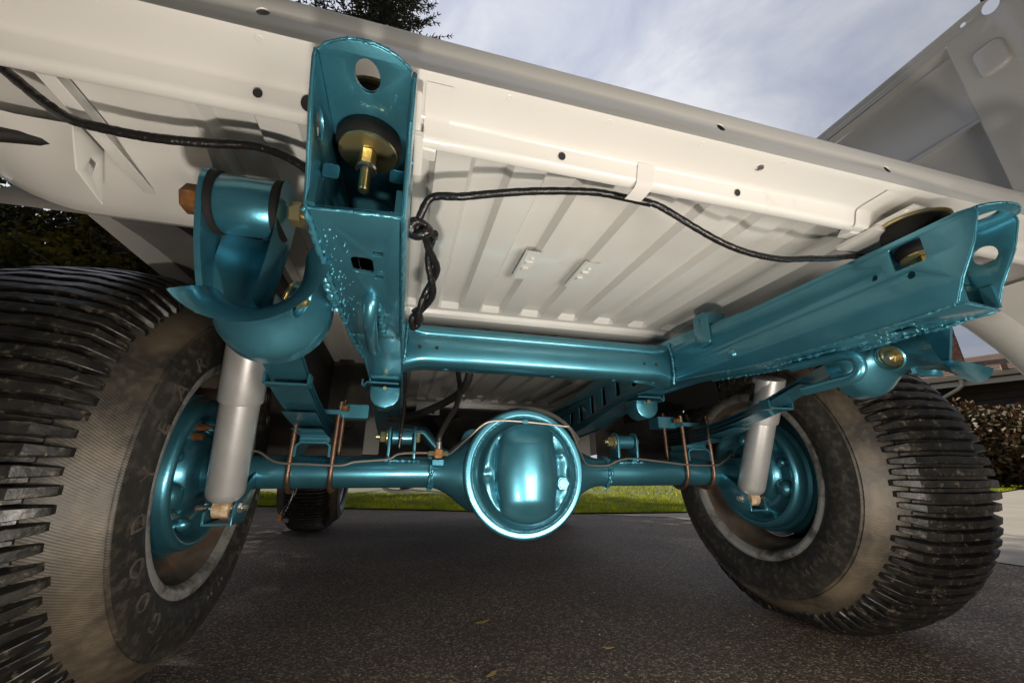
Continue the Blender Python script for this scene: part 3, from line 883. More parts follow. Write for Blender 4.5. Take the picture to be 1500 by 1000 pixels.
# ---- spring hangers: flared half-pipe welded under the rail, shackle and tube above
def hanger():
    nu, nv = 34, 56
    xc, zc = -0.1500, 0.598
    G = np.zeros((nu, nv, 3))
    for i in range(nu):
        u = i / (nu - 1)
        y = 0.378 + 0.155 * u
        e = abs(2 * u - 1)
        ee = min(1, max(0, (e - 0.06) / 0.62))
        fl2 = e ** 3.2 if u < 0.5 else ee * ee * (3 - 2 * ee)
        r = 0.0375 + (0.031 if u < 0.5 else 0.0265) * fl2
        for j in range(nv):
            w = j / (nv - 1)
            a0 = 222 - 20 * u
            a = R(a0 + (372 - a0) * w)
            z = zc + r * 1.08 * math.sin(a)
            x = xc - 0.018 * u + r * math.cos(a) * 1.04
            if w > 0.86:
                z += (w - 0.86) / 0.14 * 0.012
            G[i, j] = (x, y - (0.006 * fl2 if u < 0.5 else -0.006 * fl2), z)
    return G
G = hanger()
hc = np.array((-0.122, 0.446, 0.580))
mbh = MB().grid(G, t=-0.0075, drop=lambda p: np.linalg.norm(p - hc) < 0.0195 and p[0] > -0.145)
hang = both('spring_hanger', mbh, M['teal'], smooth=60)
for k, hg in enumerate(hang):
    mx = (lambda x: x) if k == 0 else (lambda x: 2 * CX - x)
    n_ = Vector((mx(1) - mx(0), 0, -0.35)).normalized()
    A = n_.to_track_quat('Z', 'Y').to_matrix()
    o_ = (mx(hc[0] + 0.004), hc[1], hc[2] - 0.001)
    obj('access_hole_rim', MB().lathe([(0.0180, -0.007), (0.0208, -0.007), (0.0216, 0.0005), (0.0195, 0.0015), (0.0180, -0.001)], o_, A, 32, closed=True), M['teal'], hg)
    obj('bolt_washer', MB().lathe([(0.0001, -0.012), (0.0185, -0.012), (0.0185, -0.010), (0.0001, -0.0095)], o_, A, 28), M['zinc'], hg)
    nb = obj('hanger_bolt', MB().hexa(o_, A, 0.0095, -0.0098, 0.001), M['zinc'], hg)
    MB_ = MB().cyl(o_, A, 0.0052, 0.001, 0.007, 14, 0.0008)
    obj('hanger_bolt_end', MB_, M['chrome' if k else 'zinc'], hg)
    # filler strap from hanger to the rail
    st = MB().strip([(0.405, 0.6015), (0.515, 0.6015)], mx(-0.100), mx(-0.078), 0.006)
    obj('hanger_strap', st, M['teal'], hg)
    weld([(mx(-0.094), 0.40, 0.605), (mx(-0.094), 0.46, 0.603), (mx(-0.094), 0.52, 0.605)], 0.005, hg, 1.2)

def shackle_plate(x, lean, bulge):
    nu, nv = 22, 10
    G = np.zeros((nu, nv, 3))
    for i in range(nu):
        u = i / (nu - 1)
        z = 0.706 - 0.142 * u
        c = 0.424 + 0.016 * u
        hw = 0.035 * math.sqrt(max(0.02, 1 - max(0, (0.22 - u) / 0.22) ** 2)) * (1 - 0.35 * u)
        for j in range(nv):
            w = j / (nv - 1) * 2 - 1
            G[i, j] = (x + lean * u + bulge * math.sin(u * math.pi), c + hw * w, z)
    return G
shk = both('spring_shackle', MB().grid(shackle_plate(-0.2105, 0.014, -0.005), t=0.0055), M['teal'], smooth=60)
both('shackle_side', MB().grid(shackle_plate(-0.1415, -0.014, 0.004), t=-0.0055), M['teal'], shk, smooth=60)
web = np.array([[(x, 0.446 - 0.014 * u + 0.010 * math.sin(math.pi * (x + 0.2065) / 0.061), 0.652 - 0.10 * u) for x in np.linspace(-0.2065, -0.1455, 12)] for u in np.linspace(0, 1, 10)])
both('shackle_web', MB().grid(web, t=0.005), M['teal'], shk, smooth=60)
TC = (-0.1755, 0.424, 0.6715)
both('shackle_tube', MB().lathe([(0.012, -0.0265), (0.0300, -0.0265), (0.0310, -0.025), (0.0310, 0.0235), (0.0300, 0.025), (0.012, 0.025)], TC, 'X', 40), M['teal'], shk)
for dx in (-0.0305, 0.0285):
    both('rubber_bushing', MB().lathe([(0.012, -0.0038), (0.0310, -0.0038), (0.0325, -0.003), (0.0325, 0.003), (0.0310, 0.0038), (0.012, 0.0038)], (TC[0] + dx, TC[1], TC[2]), 'X', 36), M['rubber'], shk)
bolts = both('shackle_bolt', MB().hexa((-0.214, 0.424, 0.6715), 'X', 0.0155, -0.024, -0.002), M['rustbolt'], shk)
both('shackle_nut', MB().hexa((-0.1385, 0.424, 0.6715), 'X', 0.0135, 0.0, 0.013).cyl((-0.1385, 0.424, 0.6715), 'X', 0.007, 0.013, 0.021, 14, 0.001), M['zinc'], shk)

# ---- leaf springs over the axle
SP = [(0.495, 0.606), (0.53, 0.610), (0.58, 0.606), (0.66, 0.585), (0.76, 0.556), (0.88, 0.533), (1.0, 0.520), (1.06, 0.517), (1.15, 0.519), (1.3, 0.533), (1.45, 0.556), (1.6, 0.585), (1.66, 0.60)]
SPc = catmull(SP, 6)
SX0, SX1 = -0.2235, -0.1625
main = both('leaf_spring', MB().strip(SPc, SX0, SX1, -0.009), M['teal'], bevel=0.0008)
for n_leaf, (a, b) in enumerate(((0.64, 1.50), (0.735, 1.42), (0.83, 1.32), (0.92, 1.22))):
    dz = 0.0095 * (n_leaf + 1)
    seg = [(y, z - dz) for y, z in SPc if a <= y <= b]
    lf = both('leaf', MB().strip(seg, SX0 + 0.0005, SX1 - 0.0005, -0.0088), M['teal'], main, bevel=0.0008)
eyes = both('spring_eye', MB().lathe([(0.009, SX0), (0.021, SX0), (0.021, SX1), (0.009, SX1)], (0, 0.482, 0.594), 'X', 24, closed=True), M['teal'], main)
both('spring_clip', MB().box(SX0 - 0.004, SX1 + 0.004, 0.722, 0.748, 0.5395, 0.5435).box(SX0 - 0.0045, SX0 - 0.001, 0.722, 0.748, 0.540, 0.561).box(SX1 + 0.001, SX1 + 0.0045, 0.722, 0.748, 0.540, 0.561), M['teal'], main, bevel=0.001)
both('lower_leaf_pad', MB().box(SX0 - 0.001, SX1 + 0.001, 1.022, 1.10, 0.468, 0.481), M['teal'], main, bevel=0.0015)
both('spring_seat', MB().grid(np.array([[(x, y, z) for x, z in ((-0.226, 0.436), (-0.225, 0.460), (-0.219, 0.4655), (-0.166, 0.4655), (-0.160, 0.460), (-0.159, 0.436))] for y in (1.012, 1.105)]), t=0.005), M['teal'], main)
both('top_plate', MB().box(-0.245, -0.140, 1.00, 1.12, 0.531, 0.541).box(-0.145, -0.085, 1.035, 1.085, 0.528, 0.560), M['teal'], main, bevel=0.0015)
for y0 in (1.06,):
    for xx in (-0.2365, -0.1495):
        r_ = 0.0425
        path = [(xx + 0.004, y0 - r_ - 0.002, 0.562), (xx + 0.001, y0 - r_ - 0.001, 0.52), (xx, y0 - r_, 0.41)] + [(xx, y0 - r_ * math.cos(a), 0.405 - r_ * math.sin(a)) for a in np.linspace(0.1, math.pi - 0.1, 14)] + [(xx, y0 + r_, 0.41), (xx, y0 + r_, 0.580)]
        both('u_bolt', MB().tube(path, 0.0058, 10), M['copper'], main, smooth=60)
both('spring_plate_nut', MB().hexa((-0.136, 1.02, 0), 'Z', 0.010, 0.541, 0.553), M['rustbolt'], main)

# ---- rear axle
AY, AZ = 1.06, 0.405
DX = 0.293
secs = []
for x in np.concatenate([np.linspace(-0.40, 0.055, 10), np.linspace(0.075, 0.19, 12)]):
    s_ = min(1, max(0, (x - 0.06) / 0.13)); s_ = s_ * s_ * (3 - 2 * s_)
    secs.append((x, 0.0360 + 0.060 * s_ ** 1.4, 0.0360 + 0.030 * s_))
secs += [(2 * DX - x + 0.0, a, b) for x, a, b in reversed(secs)]
secs = [(x if x < DX else x + (2 * CX - 2 * DX) * min(1, max(0, (x - 0.42) / 0.3)), a, b) for x, a, b in secs]
G = np.array([[(x, AY - b * math.cos(t), AZ + a * math.sin(t)) for t in np.linspace(0, 2 * math.pi, 33)[:-1]] for x, a, b in secs])
axle = obj('axle_housing', MB().grid(G, cv=True), M['teal'], TR, smooth=50)
obj('differential_bowl', MB().lathe([(0.146, -0.088), (0.1490, -0.084), (0.149, -0.066), (0.143, -0.055), (0.138, -0.02), (0.130, 0.04), (0.10, 0.10), (0.075, 0.16), (0.06, 0.24), (0.0001, 0.25)], (DX, AY, AZ), 'Y', 64), M['teal'], axle)
# differential cover: a flanged pan with a raised centre bulge
def cover_depth(r, th):
    x, z = r * math.cos(th), r * math.sin(th)
    def ss(a, b, t):
        t = min(1, max(0, (t - a) / (b - a))); return t * t * (3 - 2 * t)
    rx = 0.116 + 0.004 * abs(math.sin(th))
    d = 0.021 * ss(rx + 0.006, rx - 0.012, r)                     # pan step
    wb = 0.077 * (1 - 0.36 * min(1, (z / 0.12) ** 2))
    q = abs(x + 0.002) / max(wb, 1e-4)
    bul = max(0, 1 - q * q)
    zf = ss(0.121, 0.060, abs(z))
    d += (0.034 * bul ** 0.72) * (0.25 + 0.75 * zf) * ss(rx + 0.012, rx - 0.02, r) * (1 - 0.35 * (z / 0.12) ** 2)
    if q >= 1:
        d += 0.010 * ss(rx - 0.004, rx - 0.045, r) * ss(1.0, 1.3, q) * (1 if x < 0 else 0.8)
        d -= 0.006 * (1 - ss(1.0, 1.35, q)) * ss(rx, rx - 0.03, r)
    # dimples
    for dx_, dz_, ra, h in ((-0.100, -0.006, 0.011, -0.008), (0.106, -0.003, 0.009, -0.007), (0.081, 0.040, 0.007, 0.006), (0.085, -0.068, 0.014, -0.004)):
        d += h * math.exp(-((x - dx_) ** 2 + (z - dz_) ** 2) / (ra * ra))
    # raised ring and flange
    d += 0.004 * ss(0.150, 0.146, r) + 0.0025 * math.exp(-((r - 0.1215) / 0.003) ** 2) - 0.0025 * math.exp(-((r - 0.131) / 0.002) ** 2)
    return d
NR, NT = 70, 120
rs = np.linspace(0.0005, 0.1495, NR)
G = np.array([[(DX + r * math.cos(t), AY - 0.088 - cover_depth(r, t), AZ + r * math.sin(t)) for r in rs] for t in np.linspace(0, 2 * math.pi, NT, endpoint=False)])
cover = obj('differential_cover', MB().grid(G, cu=True), M['teal'], axle, smooth=70)
weld([(DX + 0.131 * math.cos(t), AY - 0.0905, AZ + 0.131 * math.sin(t)) for t in np.linspace(0, 2 * math.pi, 40)], 0.0016, axle, 0.8)
px_, pz_ = 0.084, -0.026
py_ = AY - 0.088 - cover_depth(math.hypot(px_, pz_), math.atan2(pz_, px_))
obj('drain_plug', MB().hexa((DX + px_, py_, AZ + pz_), 'Y', 0.0175, -0.006, 0.010).cyl((DX + px_, py_, AZ + pz_), 'Y', 0.0115, -0.0075, 0.0, 20, 0.001), M['teal'], axle)
obj('ring_gear_hump', MB().grid(np.array([[(DX + 0.02 + (0.155) * math.cos(t), AY - 0.05 + 0.05 * u, AZ + 0.005 + (0.148) * math.sin(t)) for u in (0, 1)] for t in np.linspace(0.5, 2.7, 30)]), t=0.01), M['dark'], axle)
for xx in (0.070, 2 * CX - 0.090):
    weld([(xx, AY - 0.0385 * math.cos(t), AZ + 0.0385 * math.sin(t)) for t in np.linspace(-1.7, 2.2, 16)], 0.0042, axle, 0.7)
    weld([(xx + 0.006, AY - 0.0390 * math.cos(t), AZ + 0.039 * math.sin(t)) for t in np.linspace(-1.7, 2.2, 16)], 0.003, axle, 0.8)
    seam = [(xx + 0.008 if xx < DX else xx - 0.06, AY - 0.037, AZ + 0.003), (xx + 0.06 if xx < DX else xx - 0.008, AY - 0.044, AZ + 0.004)]
    obj('seam_ridge', MB().tube(seam, 0.0012, 6), M['teal'], axle)
obj('vent_loop', MB().tube([(0.00 + 0.035 * math.cos(t), AY + 0.03, 0.372 + 0.012 * math.sin(t)) for t in np.linspace(math.pi, 2 * math.pi, 14)], 0.004, 8), M['chrome'], axle)
# bearing collars at both ends
both('bearing_collar', MB().lathe([(0.036, -0.335), (0.0405, -0.335), (0.0415, -0.337), (0.0415, -0.352), (0.0425, -0.356), (0.0425, -0.372), (0.046, -0.374), (0.047, -0.40), (0.06, -0.405), (0.06, -0.415)], (0, AY, AZ), 'X', 36), M['teal'], (axle, axle))
# link brackets with sleeves and bolts on top of the tube
def link_bracket(xa, xb, nut_left, lab):
    t_ = 0.006
    out = [(AY - 0.024, AZ + 0.030)] + [(AY - 0.003 + 0.024 * math.cos(a), 0.489 + 0.024 * math.sin(a)) for a in np.linspace(math.pi, 0, 12)] + [(AY + 0.024, AZ + 0.030)]
    m_ = MB()
    for x in (xa, xb):
        obj('link_plate', MB().plate(out, [], t_, TYZ(x)), M['teal'], axle)
    obj('link_sleeve', MB().cyl((0, AY - 0.003, 0.487), 'X', 0.0185, xa + 0.006, xb - 0.006, 24, 0.001), M['teal'], axle)
    x0, sg = (xa, -1) if nut_left else (xa, -1)
    obj('link_washer', MB().cyl((0, AY - 0.003, 0.487), 'X', 0.0195, xa - 0.008, xa - 0.0035, 24, 0.001), M['zinc'], axle)
    obj('link_nut', MB().hexa((0, AY - 0.003, 0.487), 'X', 0.0135, xa - 0.023, xa - 0.008), M['zinc'], axle)
    obj('link_bolt_head', MB().hexa((0, AY - 0.003, 0.487), 'X', 0.0135, xb + 0.0035, xb + 0.013).cyl((0, AY - 0.003, 0.487), 'X', 0.006, xa - 0.032, xa - 0.023, 12), M['zinc'], axle)
    weld([(xa - 0.006, AY - 0.030, AZ + 0.025), (xb + 0.012, AY - 0.030, AZ + 0.025)], 0.004, axle)
link_bracket(-0.030, 0.030, True, '')
link_bracket(2 * CX - 0.050, 2 * CX + 0.008, True, '')
# brake line along the housing, clips, tee and hose
bl = catmull([(-0.335, 1.018, 0.449), (-0.30, 1.016, 0.446), (-0.262, 1.014, 0.425), (-0.20, 1.013, 0.421), (-0.130, 1.014, 0.419), (-0.10, 1.016, 0.427), (-0.03, 1.018, 0.433), (-0.005, 1.016, 0.445), (0.045, 1.012, 0.448), (0.07, 1.010, 0.447)], 5)
obj('brake_line', MB().tube(bl, 0.0026, 8), M['line'], axle)
bl2 = [(0.10, 1.008, 0.447), (0.115, 1.004, 0.448), (0.155, 0.962, 0.486), (0.178, 0.950, 0.508), (0.20, 0.948, 0.519), (0.24, 0.946, 0.522), (0.31, 0.945, 0.519), (0.385, 0.947, 0.513), (0.405, 0.950, 0.507), (0.445, 0.985, 0.452), (0.468, 1.008, 0.427), (0.49, 1.015, 0.422), (0.535, 1.017, 0.422), (0.575, 1.018, 0.436), (0.62, 1.019, 0.440), (0.70, 1.016, 0.433), (0.78, 1.012, 0.425), (0.87, 1.013, 0.424), (0.90, 1.017, 0.43), (0.945, 1.022, 0.455)]
obj('brake_line', MB().tube(catmull(bl2, 4), 0.0026, 8), M['line'], axle)
for c in ((0.285, 0.9445, 0.5205), (0.618, 1.018, 0.438)):
    obj('line_clip', MB().box(c[0] - 0.007, c[0] + 0.007, c[1] - 0.004, c[1] + 0.02, c[2] - 0.005, c[2] + 0.004), M['teal'], axle, bevel=0.001)
tee = obj('brake_tee', MB().box(0.077, 0.095, 0.998, 1.018, 0.436, 0.457), M['rustbolt'], axle, bevel=0.002)
obj('tee_fitting', MB().hexa((0, 1.008, 0.447), 'X', 0.006, 0.062, 0.077).hexa((0, 1.008, 0.447), 'X', 0.006, 0.095, 0.109), M['zinc'], axle)
obj('tee_bracket', MB().box(0.073, 0.099, 1.0, 1.03, 0.420, 0.432), M['teal'], axle, bevel=0.001)
obj('hose_ferrule', MB().cyl((0.086, 1.008, 0), 'Z', 0.0075, 0.457, 0.474, 16, 0.001), M['chrome'], axle)
hose = catmull([(0.086, 1.008, 0.474), (0.088, 1.01, 0.49), (0.105, 1.04, 0.525), (0.135, 1.10, 0.575), (0.150, 1.15, 0.635), (0.145, 1.18, 0.70), (0.14, 1.19, 0.77)], 6)
obj('brake_hose', MB().tube(hose, 0.0075, 10), M['hose'], TR, smooth=60)
hose2 = catmull([(0.155, 1.05, 0.74), (0.165, 1.08, 0.66), (0.15, 1.16, 0.625), (0.10, 1.25, 0.60), (0.02, 1.33, 0.575), (-0.05, 1.36, 0.57)], 6)
obj('fuel_hose', MB().tube(hose2, 0.0115, 10), M['hose'], TR, smooth=60)

# ---- bump stops under the rails, above the axle
ush = [(-0.051 + 0.036, 0.607)] + [(-0.051 + 0.036 * math.cos(t) * (1 if abs(math.cos(t)) > 0.5 else 0.97), 0.590 + 0.037 * math.sin(t)) for t in np.linspace(0, -math.pi, 18)] + [(-0.051 - 0.036, 0.607)]
bs = both('bump_stop', MB().plate(ush, [], 0.062, TXZ(1.062), b=0.004), M['teal'], smooth=45)
both('bump_bracket', MB().grid(np.array([[(x, y, z) for x, z in ((-0.108, 0.622), (-0.1075, 0.607), (-0.102, 0.603), (-0.098, 0.608), (-0.095, 0.613), (-0.02, 0.6125))] for y in (1.025, 1.10)]), t=0.004), M['teal'], bs)
both('bump_bolt', MB().hexa((-0.052, 1.026, 0.601), 'Y', 0.006, -0.004, 0.006), M['zinc'], bs)
both('bump_washer', MB().box(-0.066, -0.034, 1.024, 1.032, 0.5955, 0.598), M['teal_weld'], bs)

# ---- shock absorbers
def tilted(p0, p1):
    d = Vector(p1) - Vector(p0)
    return d.to_track_quat('Z', 'X').to_matrix(), d.length
def both_shock(name, mb, m, parent=None, **kw):
    parent = parent or (TR, TR)
    a = obj(name, mb, m, parent[0], **kw)
    mb.mirror(CX)
    mb.v = [(x - 0.036 * max(0.0, min(1.0, (0.64 - z) / 0.28)), y, z) for x, y, z in mb.v]
    return (a, obj(name, mb, m, parent[1], **kw))
p0, p1 = (-0.325, 0.950, 0.362), (-0.294, 0.830, 0.640)
A, L = tilted(p0, p1)
Lm = 0.62 * L
sh = both_shock('shock_absorber', MB().lathe([(0.012, -0.006), (0.028, -0.004), (0.0325, 0.003), (0.0335, 0.012), (0.0335, Lm + 0.01)], p0, A, 40), M['shock'], smooth=50)
both_shock('dust_tube', MB().lathe([(0.0337, Lm), (0.0377, Lm - 0.001), (0.0385, Lm + 0.002), (0.0385, L), (0.032, L + 0.003), (0.0001, L + 0.003)], p0, A, 40), M['shock'], sh)
both_shock('maker_sticker', MB().lathe([(0.0387, L - 0.060), (0.0390, L - 0.060), (0.0390, L - 0.012), (0.0387, L - 0.012)], p0, A, 8, arc=(R(-100), R(-70))), M['dark'], sh)
eye = (p0[0], p0[1] + 0.005, p0[2] - 0.024)
both_shock('lower_eye', MB().lathe([(0.006, -0.014), (0.0175, -0.014), (0.0185, -0.012), (0.0185, 0.012), (0.0175, 0.014), (0.006, 0.014)], eye, 'X', 28, closed=True), M['shock_dirt'], sh)
both_shock('eye_bolt', MB().hexa(eye, 'X', 0.010, 0.026, 0.034).cyl(eye, 'X', 0.006, -0.045, 0.042, 12), M['chrome'], sh)
brk = MB()
brk.box(eye[0] - 0.023, eye[0] + 0.024, eye[1] - 0.022, eye[1] + 0.05, eye[2] - 0.030, eye[2] - 0.026)
brk.plate([(eye[1] - 0.022, eye[2] - 0.030), (eye[1] + 0.05, eye[2] - 0.030), (AY - 0.01, AZ - 0.02), (AY - 0.034, AZ + 0.002), (eye[1] - 0.012, eye[2] + 0.012), (eye[1] - 0.022, eye[2] - 0.012)], [], 0.004, TYZ(eye[0] + 0.024))
brk.plate([(eye[1] - 0.022, eye[2] - 0.030), (eye[1] + 0.05, eye[2] - 0.030), (AY, AZ - 0.03), (AY - 0.02, AZ - 0.03), (eye[1] - 0.022, eye[2] - 0.005)], [], 0.004, TYZ(eye[0] - 0.023))
both_shock('shock_bracket', brk, M['teal'], sh, bevel=0.0008)

# ---- brakes and wheels
WX, HW = -0.585, 0.205            # tyre centre plane and half width (left)
WR = 0.418
bp = [(0.046, -0.404), (0.072, -0.405), (0.080, -0.412), (0.088, -0.427), (0.120, -0.428), (0.128, -0.420), (0.134, -0.408), (0.141, -0.403), (0.149, -0.405), (0.154, -0.414), (0.155, -0.43), (0.158, -0.44)]
drum = both('brake_backing_plate', MB().lathe(bp, (0, AY, AZ), 'X', 64), M['teal'], smooth=50)
both('brake_drum', MB().lathe([(0.150, -0.436), (0.160, -0.438), (0.165, -0.444), (0.165, -0.452), (0.160, -0.455), (0.162, -0.46), (0.172, -0.50), (0.172, -0.54), (0.15, -0.555), (0.0001, -0.555)], (0, AY, AZ), 'X', 64), M['teal'], drum)
for ang, rr, sz, hgt in ((205, 0.105, 0.026, 0.026), (318, 0.105, 0.017, 0.020), (75, 0.100, 0.020, 0.020), (120, 0.104, 0.018, 0.02), (262, 0.104, 0.014, 0.018), (20, 0.102, 0.018, 0.018), (165, 0.103, 0.013, 0.014)):
    c = (-0.427, AY + rr * math.cos(R(ang)), AZ + rr * math.sin(R(ang)))
    pr_ = [(sz * math.cos(t), hgt * math.sin(t)) for t in np.linspace(0, math.pi / 2, 7)]
    pr_[-1] = (0.0001, hgt)
    both('backing_plate_boss', MB().lathe(pr_, c, 'X', 20), M['teal'], drum, smooth=60)
both('wheel_cylinder_fitting', MB().hexa((-0.418, AY - 0.066, AZ + 0.088), 'X', 0.0075, 0, 0.020).hexa((-0.418, AY - 0.078, AZ + 0.068), 'X', 0.0075, 0, 0.022).cyl((-0.418, AY - 0.066, AZ + 0.088), 'X', 0.004, 0.02, 0.032, 10), M['rustbolt'], drum)
both('wheel_cylinder', MB().box(-0.432, -0.416, AY - 0.095, AY - 0.050, AZ + 0.058, AZ + 0.102), M['teal_weld'], drum, bevel=0.005)

def rim_profile():
    i = -0.395
    return [(0.213, i - 0.010), (0.217, i - 0.001), (0.222, i + 0.0035), (0.230, i + 0.0055), (0.2375, i + 0.0045), (0.2405, i - 0.001), (0.2390, i - 0.010), (0.229, i - 0.012)]
barrel = [(0.226, -0.404), (0.2135, -0.406), (0.2125, -0.412), (0.2105, -0.43), (0.209, -0.452), (0.200, -0.462), (0.188, -0.476), (0.186, -0.56), (0.188, -0.60), (0.182, -0.612), (0.10, -0.605), (0.075, -0.600), (0.0001, -0.600)]
outer_b = [(0.182, -0.612), (0.205, -0.66), (0.210, -0.75), (0.228, -0.775), (0.2365, -0.775), (0.2365, -0.768)]
TD = {}
tp = [(-0.185, 0.2345), (-0.1955, 0.240), (-0.203, 0.252), (-0.2075, 0.268), (-0.209, 0.285), (-0.2065, 0.300), (-0.1995, 0.3215), (-0.2003, 0.3240), (-0.1985, 0.3262), (-0.1945, 0.3272), (-0.1960, 0.3300), (-0.1930, 0.3325), (-0.188, 0.335), (-0.180, 0.341), (-0.165, 0.352), (-0.148, 0.3645), (-0.130, 0.3745), (-0.10, 0.3850), (-0.06, 0.3915), (0, 0.394)]
tp = tp + [(-a, b) for a, b in reversed(tp[:-1])]
def crown(x):
    return float(np.interp(x, [p[0] for p in tp[13:-13]], [p[1] for p in tp[13:-13]]))

def tread_bar_mesh(h, half, w, rough=0.0):
    m_ = MB()
    xs_ = np.concatenate([[-half, -half + 0.004, -half + 0.03], np.linspace(-half + 0.06, half - 0.06, 9), [half - 0.03, half - 0.004, half]])
    sec = []
    for x in xs_:
        e = min(1, (half - abs(x)) / 0.03)
        hh = h * (0.35 + 0.65 * e ** 0.8)
        ww = w * (0.62 + 0.38 * e ** 0.5)
        hh *= 1 + rough * random.uniform(-1, 0.7)
        ww *= 1 + rough * random.uniform(-1, 1)
        sh_ = rough * ww * random.uniform(-1, 1)
        r0, r1 = crown(x) - 0.004, crown(x) + hh
        sec.append([(x, -ww * 0.64, r0), (x, -ww * 0.50 + sh_, r1 - 0.0012), (x, -ww * 0.43 + sh_, r1), (x, ww * 0.43 + sh_, r1), (x, ww * 0.50 + sh_, r1 - 0.0012), (x, ww * 0.64, r0)])
    n, k = len(sec), 6
    f = []
    for i in range(n - 1):
        for j in range(k - 1):
            f.append((i * k + j, i * k + j + 1, (i + 1) * k + j + 1, (i + 1) * k + j))
    f += [tuple(range(k))[::-1], tuple((n - 1) * k + j for j in range(k))]
    return m_.add([p for s_ in sec for p in s_], f)
bar_mes = [mesh_from('tread_bar', tread_bar_mesh(0.024, 0.155, 0.0155, 0.06), M['bar'], smooth=28, origin=(0, 0, 0))[0] for _ in range(6)]
NB = 96
GAPZ = -AZ + 0.0015

tyre_mb = MB().lathe([(r, x) for x, r in tp], (0, 0, 0), 'X', 160)
tyre_mb.v = [(x, y, max(z, GAPZ)) for x, y, z in tyre_mb.v]
tyre_me, _ = mesh_from('tyre', tyre_mb, M['sidewall'], smooth=50, origin=(0, 0, 0))
low = tread_bar_mesh(0.011, 0.128, 0.0085)
lowall = MB()
for k in range(NB):
    a = 2 * math.pi * (k + 0.5) / NB
    rot = Matrix.Rotation(a, 3, 'X')
    vs_ = [rot @ Vector(p) for p in low.v]
    if min(p.z for p in vs_) < GAPZ:
        continue
    lowall.add(vs_, low.f)
low_me, _ = mesh_from('low_tread_bar', lowall, M['bar'], smooth=40, origin=(0, 0, 0))
barall = MB()
hi = tread_bar_mesh(0.024, 0.155, 0.0165)
for k in range(NB):
    rot = Matrix.Rotation(2 * math.pi * k / NB, 3, 'X')
    vs_ = [rot @ Vector(p) for p in hi.v]
    lift = max(0, GAPZ - min(p.z for p in vs_))
    barall.add([p + Vector((0, 0, lift)) for p in vs_], hi.f)
barall_me, _ = mesh_from('tread_bars', barall, M['bar'], smooth=40, origin=(0, 0, 0))

def letters(word, ang0, step, rad, size, side, tilt, parent, reverse=False):
    """raised letters on the inward sidewall; angles run round the wheel seen from the truck's centre"""
    for q, ch in enumerate(word):
        a = R(ang0 + step * q)
        d = Vector((0, math.cos(a), math.sin(a)))               # outwards from the hub
        n = Vector((side, 0, 0))                                # towards the truck's centre
        n = (n * math.cos(tilt) + d * math.sin(tilt)).normalized()
        up = -d if reverse else d
        up = (up - n * up.dot(n)).normalized()
        rt = up.cross(n)
        xs_ = [p[0] for p in tp[:13]]; rs_ = [p[1] for p in tp[:13]]
        xx = float(np.interp(rad, rs_[:9], xs_[:9]))
        o = Vector((-xx * side, 0, 0)) + d * rad
        T = Matrix(((rt.x, up.x, n.x, o.x), (rt.y, up.y, n.y, o.y), (rt.z, up.z, n.z, o.z), (0, 0, 0, 1)))
        m_ = MB().text(ch, size, 0.0016, T)
        m_.v = [tuple(Vector(p) + WLOC[parent.name]) for p in m_.v]
        obj('raised_letter', m_, M['letter'], parent, smooth=0)

for side, sx in ((1, WX), (-1, 2 * CX - WX)):
    c = (sx, AY, AZ)
    rimp = MB().lathe(rim_profile(), (0, AY, AZ), 'X', 72)
    brl = MB().lathe(barrel, (0, AY, AZ), 'X', 72).lathe(outer_b, (0, AY, AZ), 'X', 72)
    if side < 0:
        rimp.mirror(CX); brl.mirror(CX)
    rm = obj('wheel_rim', rimp, M['rim'], TR, smooth=50)
    obj('rim_barrel', brl, M['barrel'], rm, smooth=50)
    rm['label'] = 'left rear steel rim with worn grey edge' if side > 0 else 'right rear steel rim with rusty inner barrel'
    ty = place('tyre', tyre_me, c, TR)
    ty['label'] = 'left rear tyre with tan worn sidewall band' if side > 0 else 'right rear tyre with all its tread bars in view'
    for k in range(NB):
        a = 2 * math.pi * k / NB
        o = place('tread_bar', random.choice(bar_mes), c, ty)
        o.rotation_euler = (a + random.uniform(-0.006, 0.006), 0, random.uniform(-0.006, 0.006))
        o.scale = (random.uniform(0.965, 1.01), 1, 1)
        dn = math.cos(a) * 0.418
        if dn < GAPZ:
            o.location.z += GAPZ - dn
    lo = place('low_tread_bar', low_me, c, ty); lo['kind'] = 'stuff'
    if side > 0:
        letters('GOODYEAR', 239, -14.5, 0.281, 0.040, 1, 0.10, ty)
        letters('GOODYEAR', 59, -14.5, 0.281, 0.040, 1, 0.10, ty)
        letters('10-16', 285, 3.4, 0.268, 0.014, 1, 0.2, ty, True)
    else:
        letters('11-00-16', 212, 3.6, 0.283, 0.017, -1, 0.0, ty, True)
        letters('GOODYEAR', 120, -13, 0.281, 0.036, -1, 0.10, ty)

# front wheels and axle (far end of the truck)
FY = 3.62
for side, fx in ((1, -0.64), (-1, 2 * CX + 0.64)):
    c = (fx + (0.02 if side > 0 else -0.02), FY, AZ)
    ty = place('tyre', tyre_me, c, TR)
    ty['label'] = 'front tyre seen small under the frame beyond the axle' if side > 0 else 'front tyre on the far right, hidden by the axle'
    b = place('tread_bars', barall_me, c, ty); b['kind'] = 'stuff'
    rimp = MB().lathe(rim_profile(), (0, FY, AZ), 'X', 48); brl = MB().lathe(barrel, (0, FY, AZ), 'X', 48)
    for q in (rimp, brl):
        q.v = [(x - 0.05, y, z) for x, y, z in q.v]
        if side < 0: q.mirror(CX)
    rm = obj('wheel_rim', rimp, M['rim'], TR, smooth=50)
    obj('rim_barrel', brl, M['barrel'], rm, smooth=50)
fa = obj('front_axle', MB().tube([(-0.5, FY, AZ), (2 * CX + 0.5, FY, AZ)], 0.034, 16), M['teal'], TR)
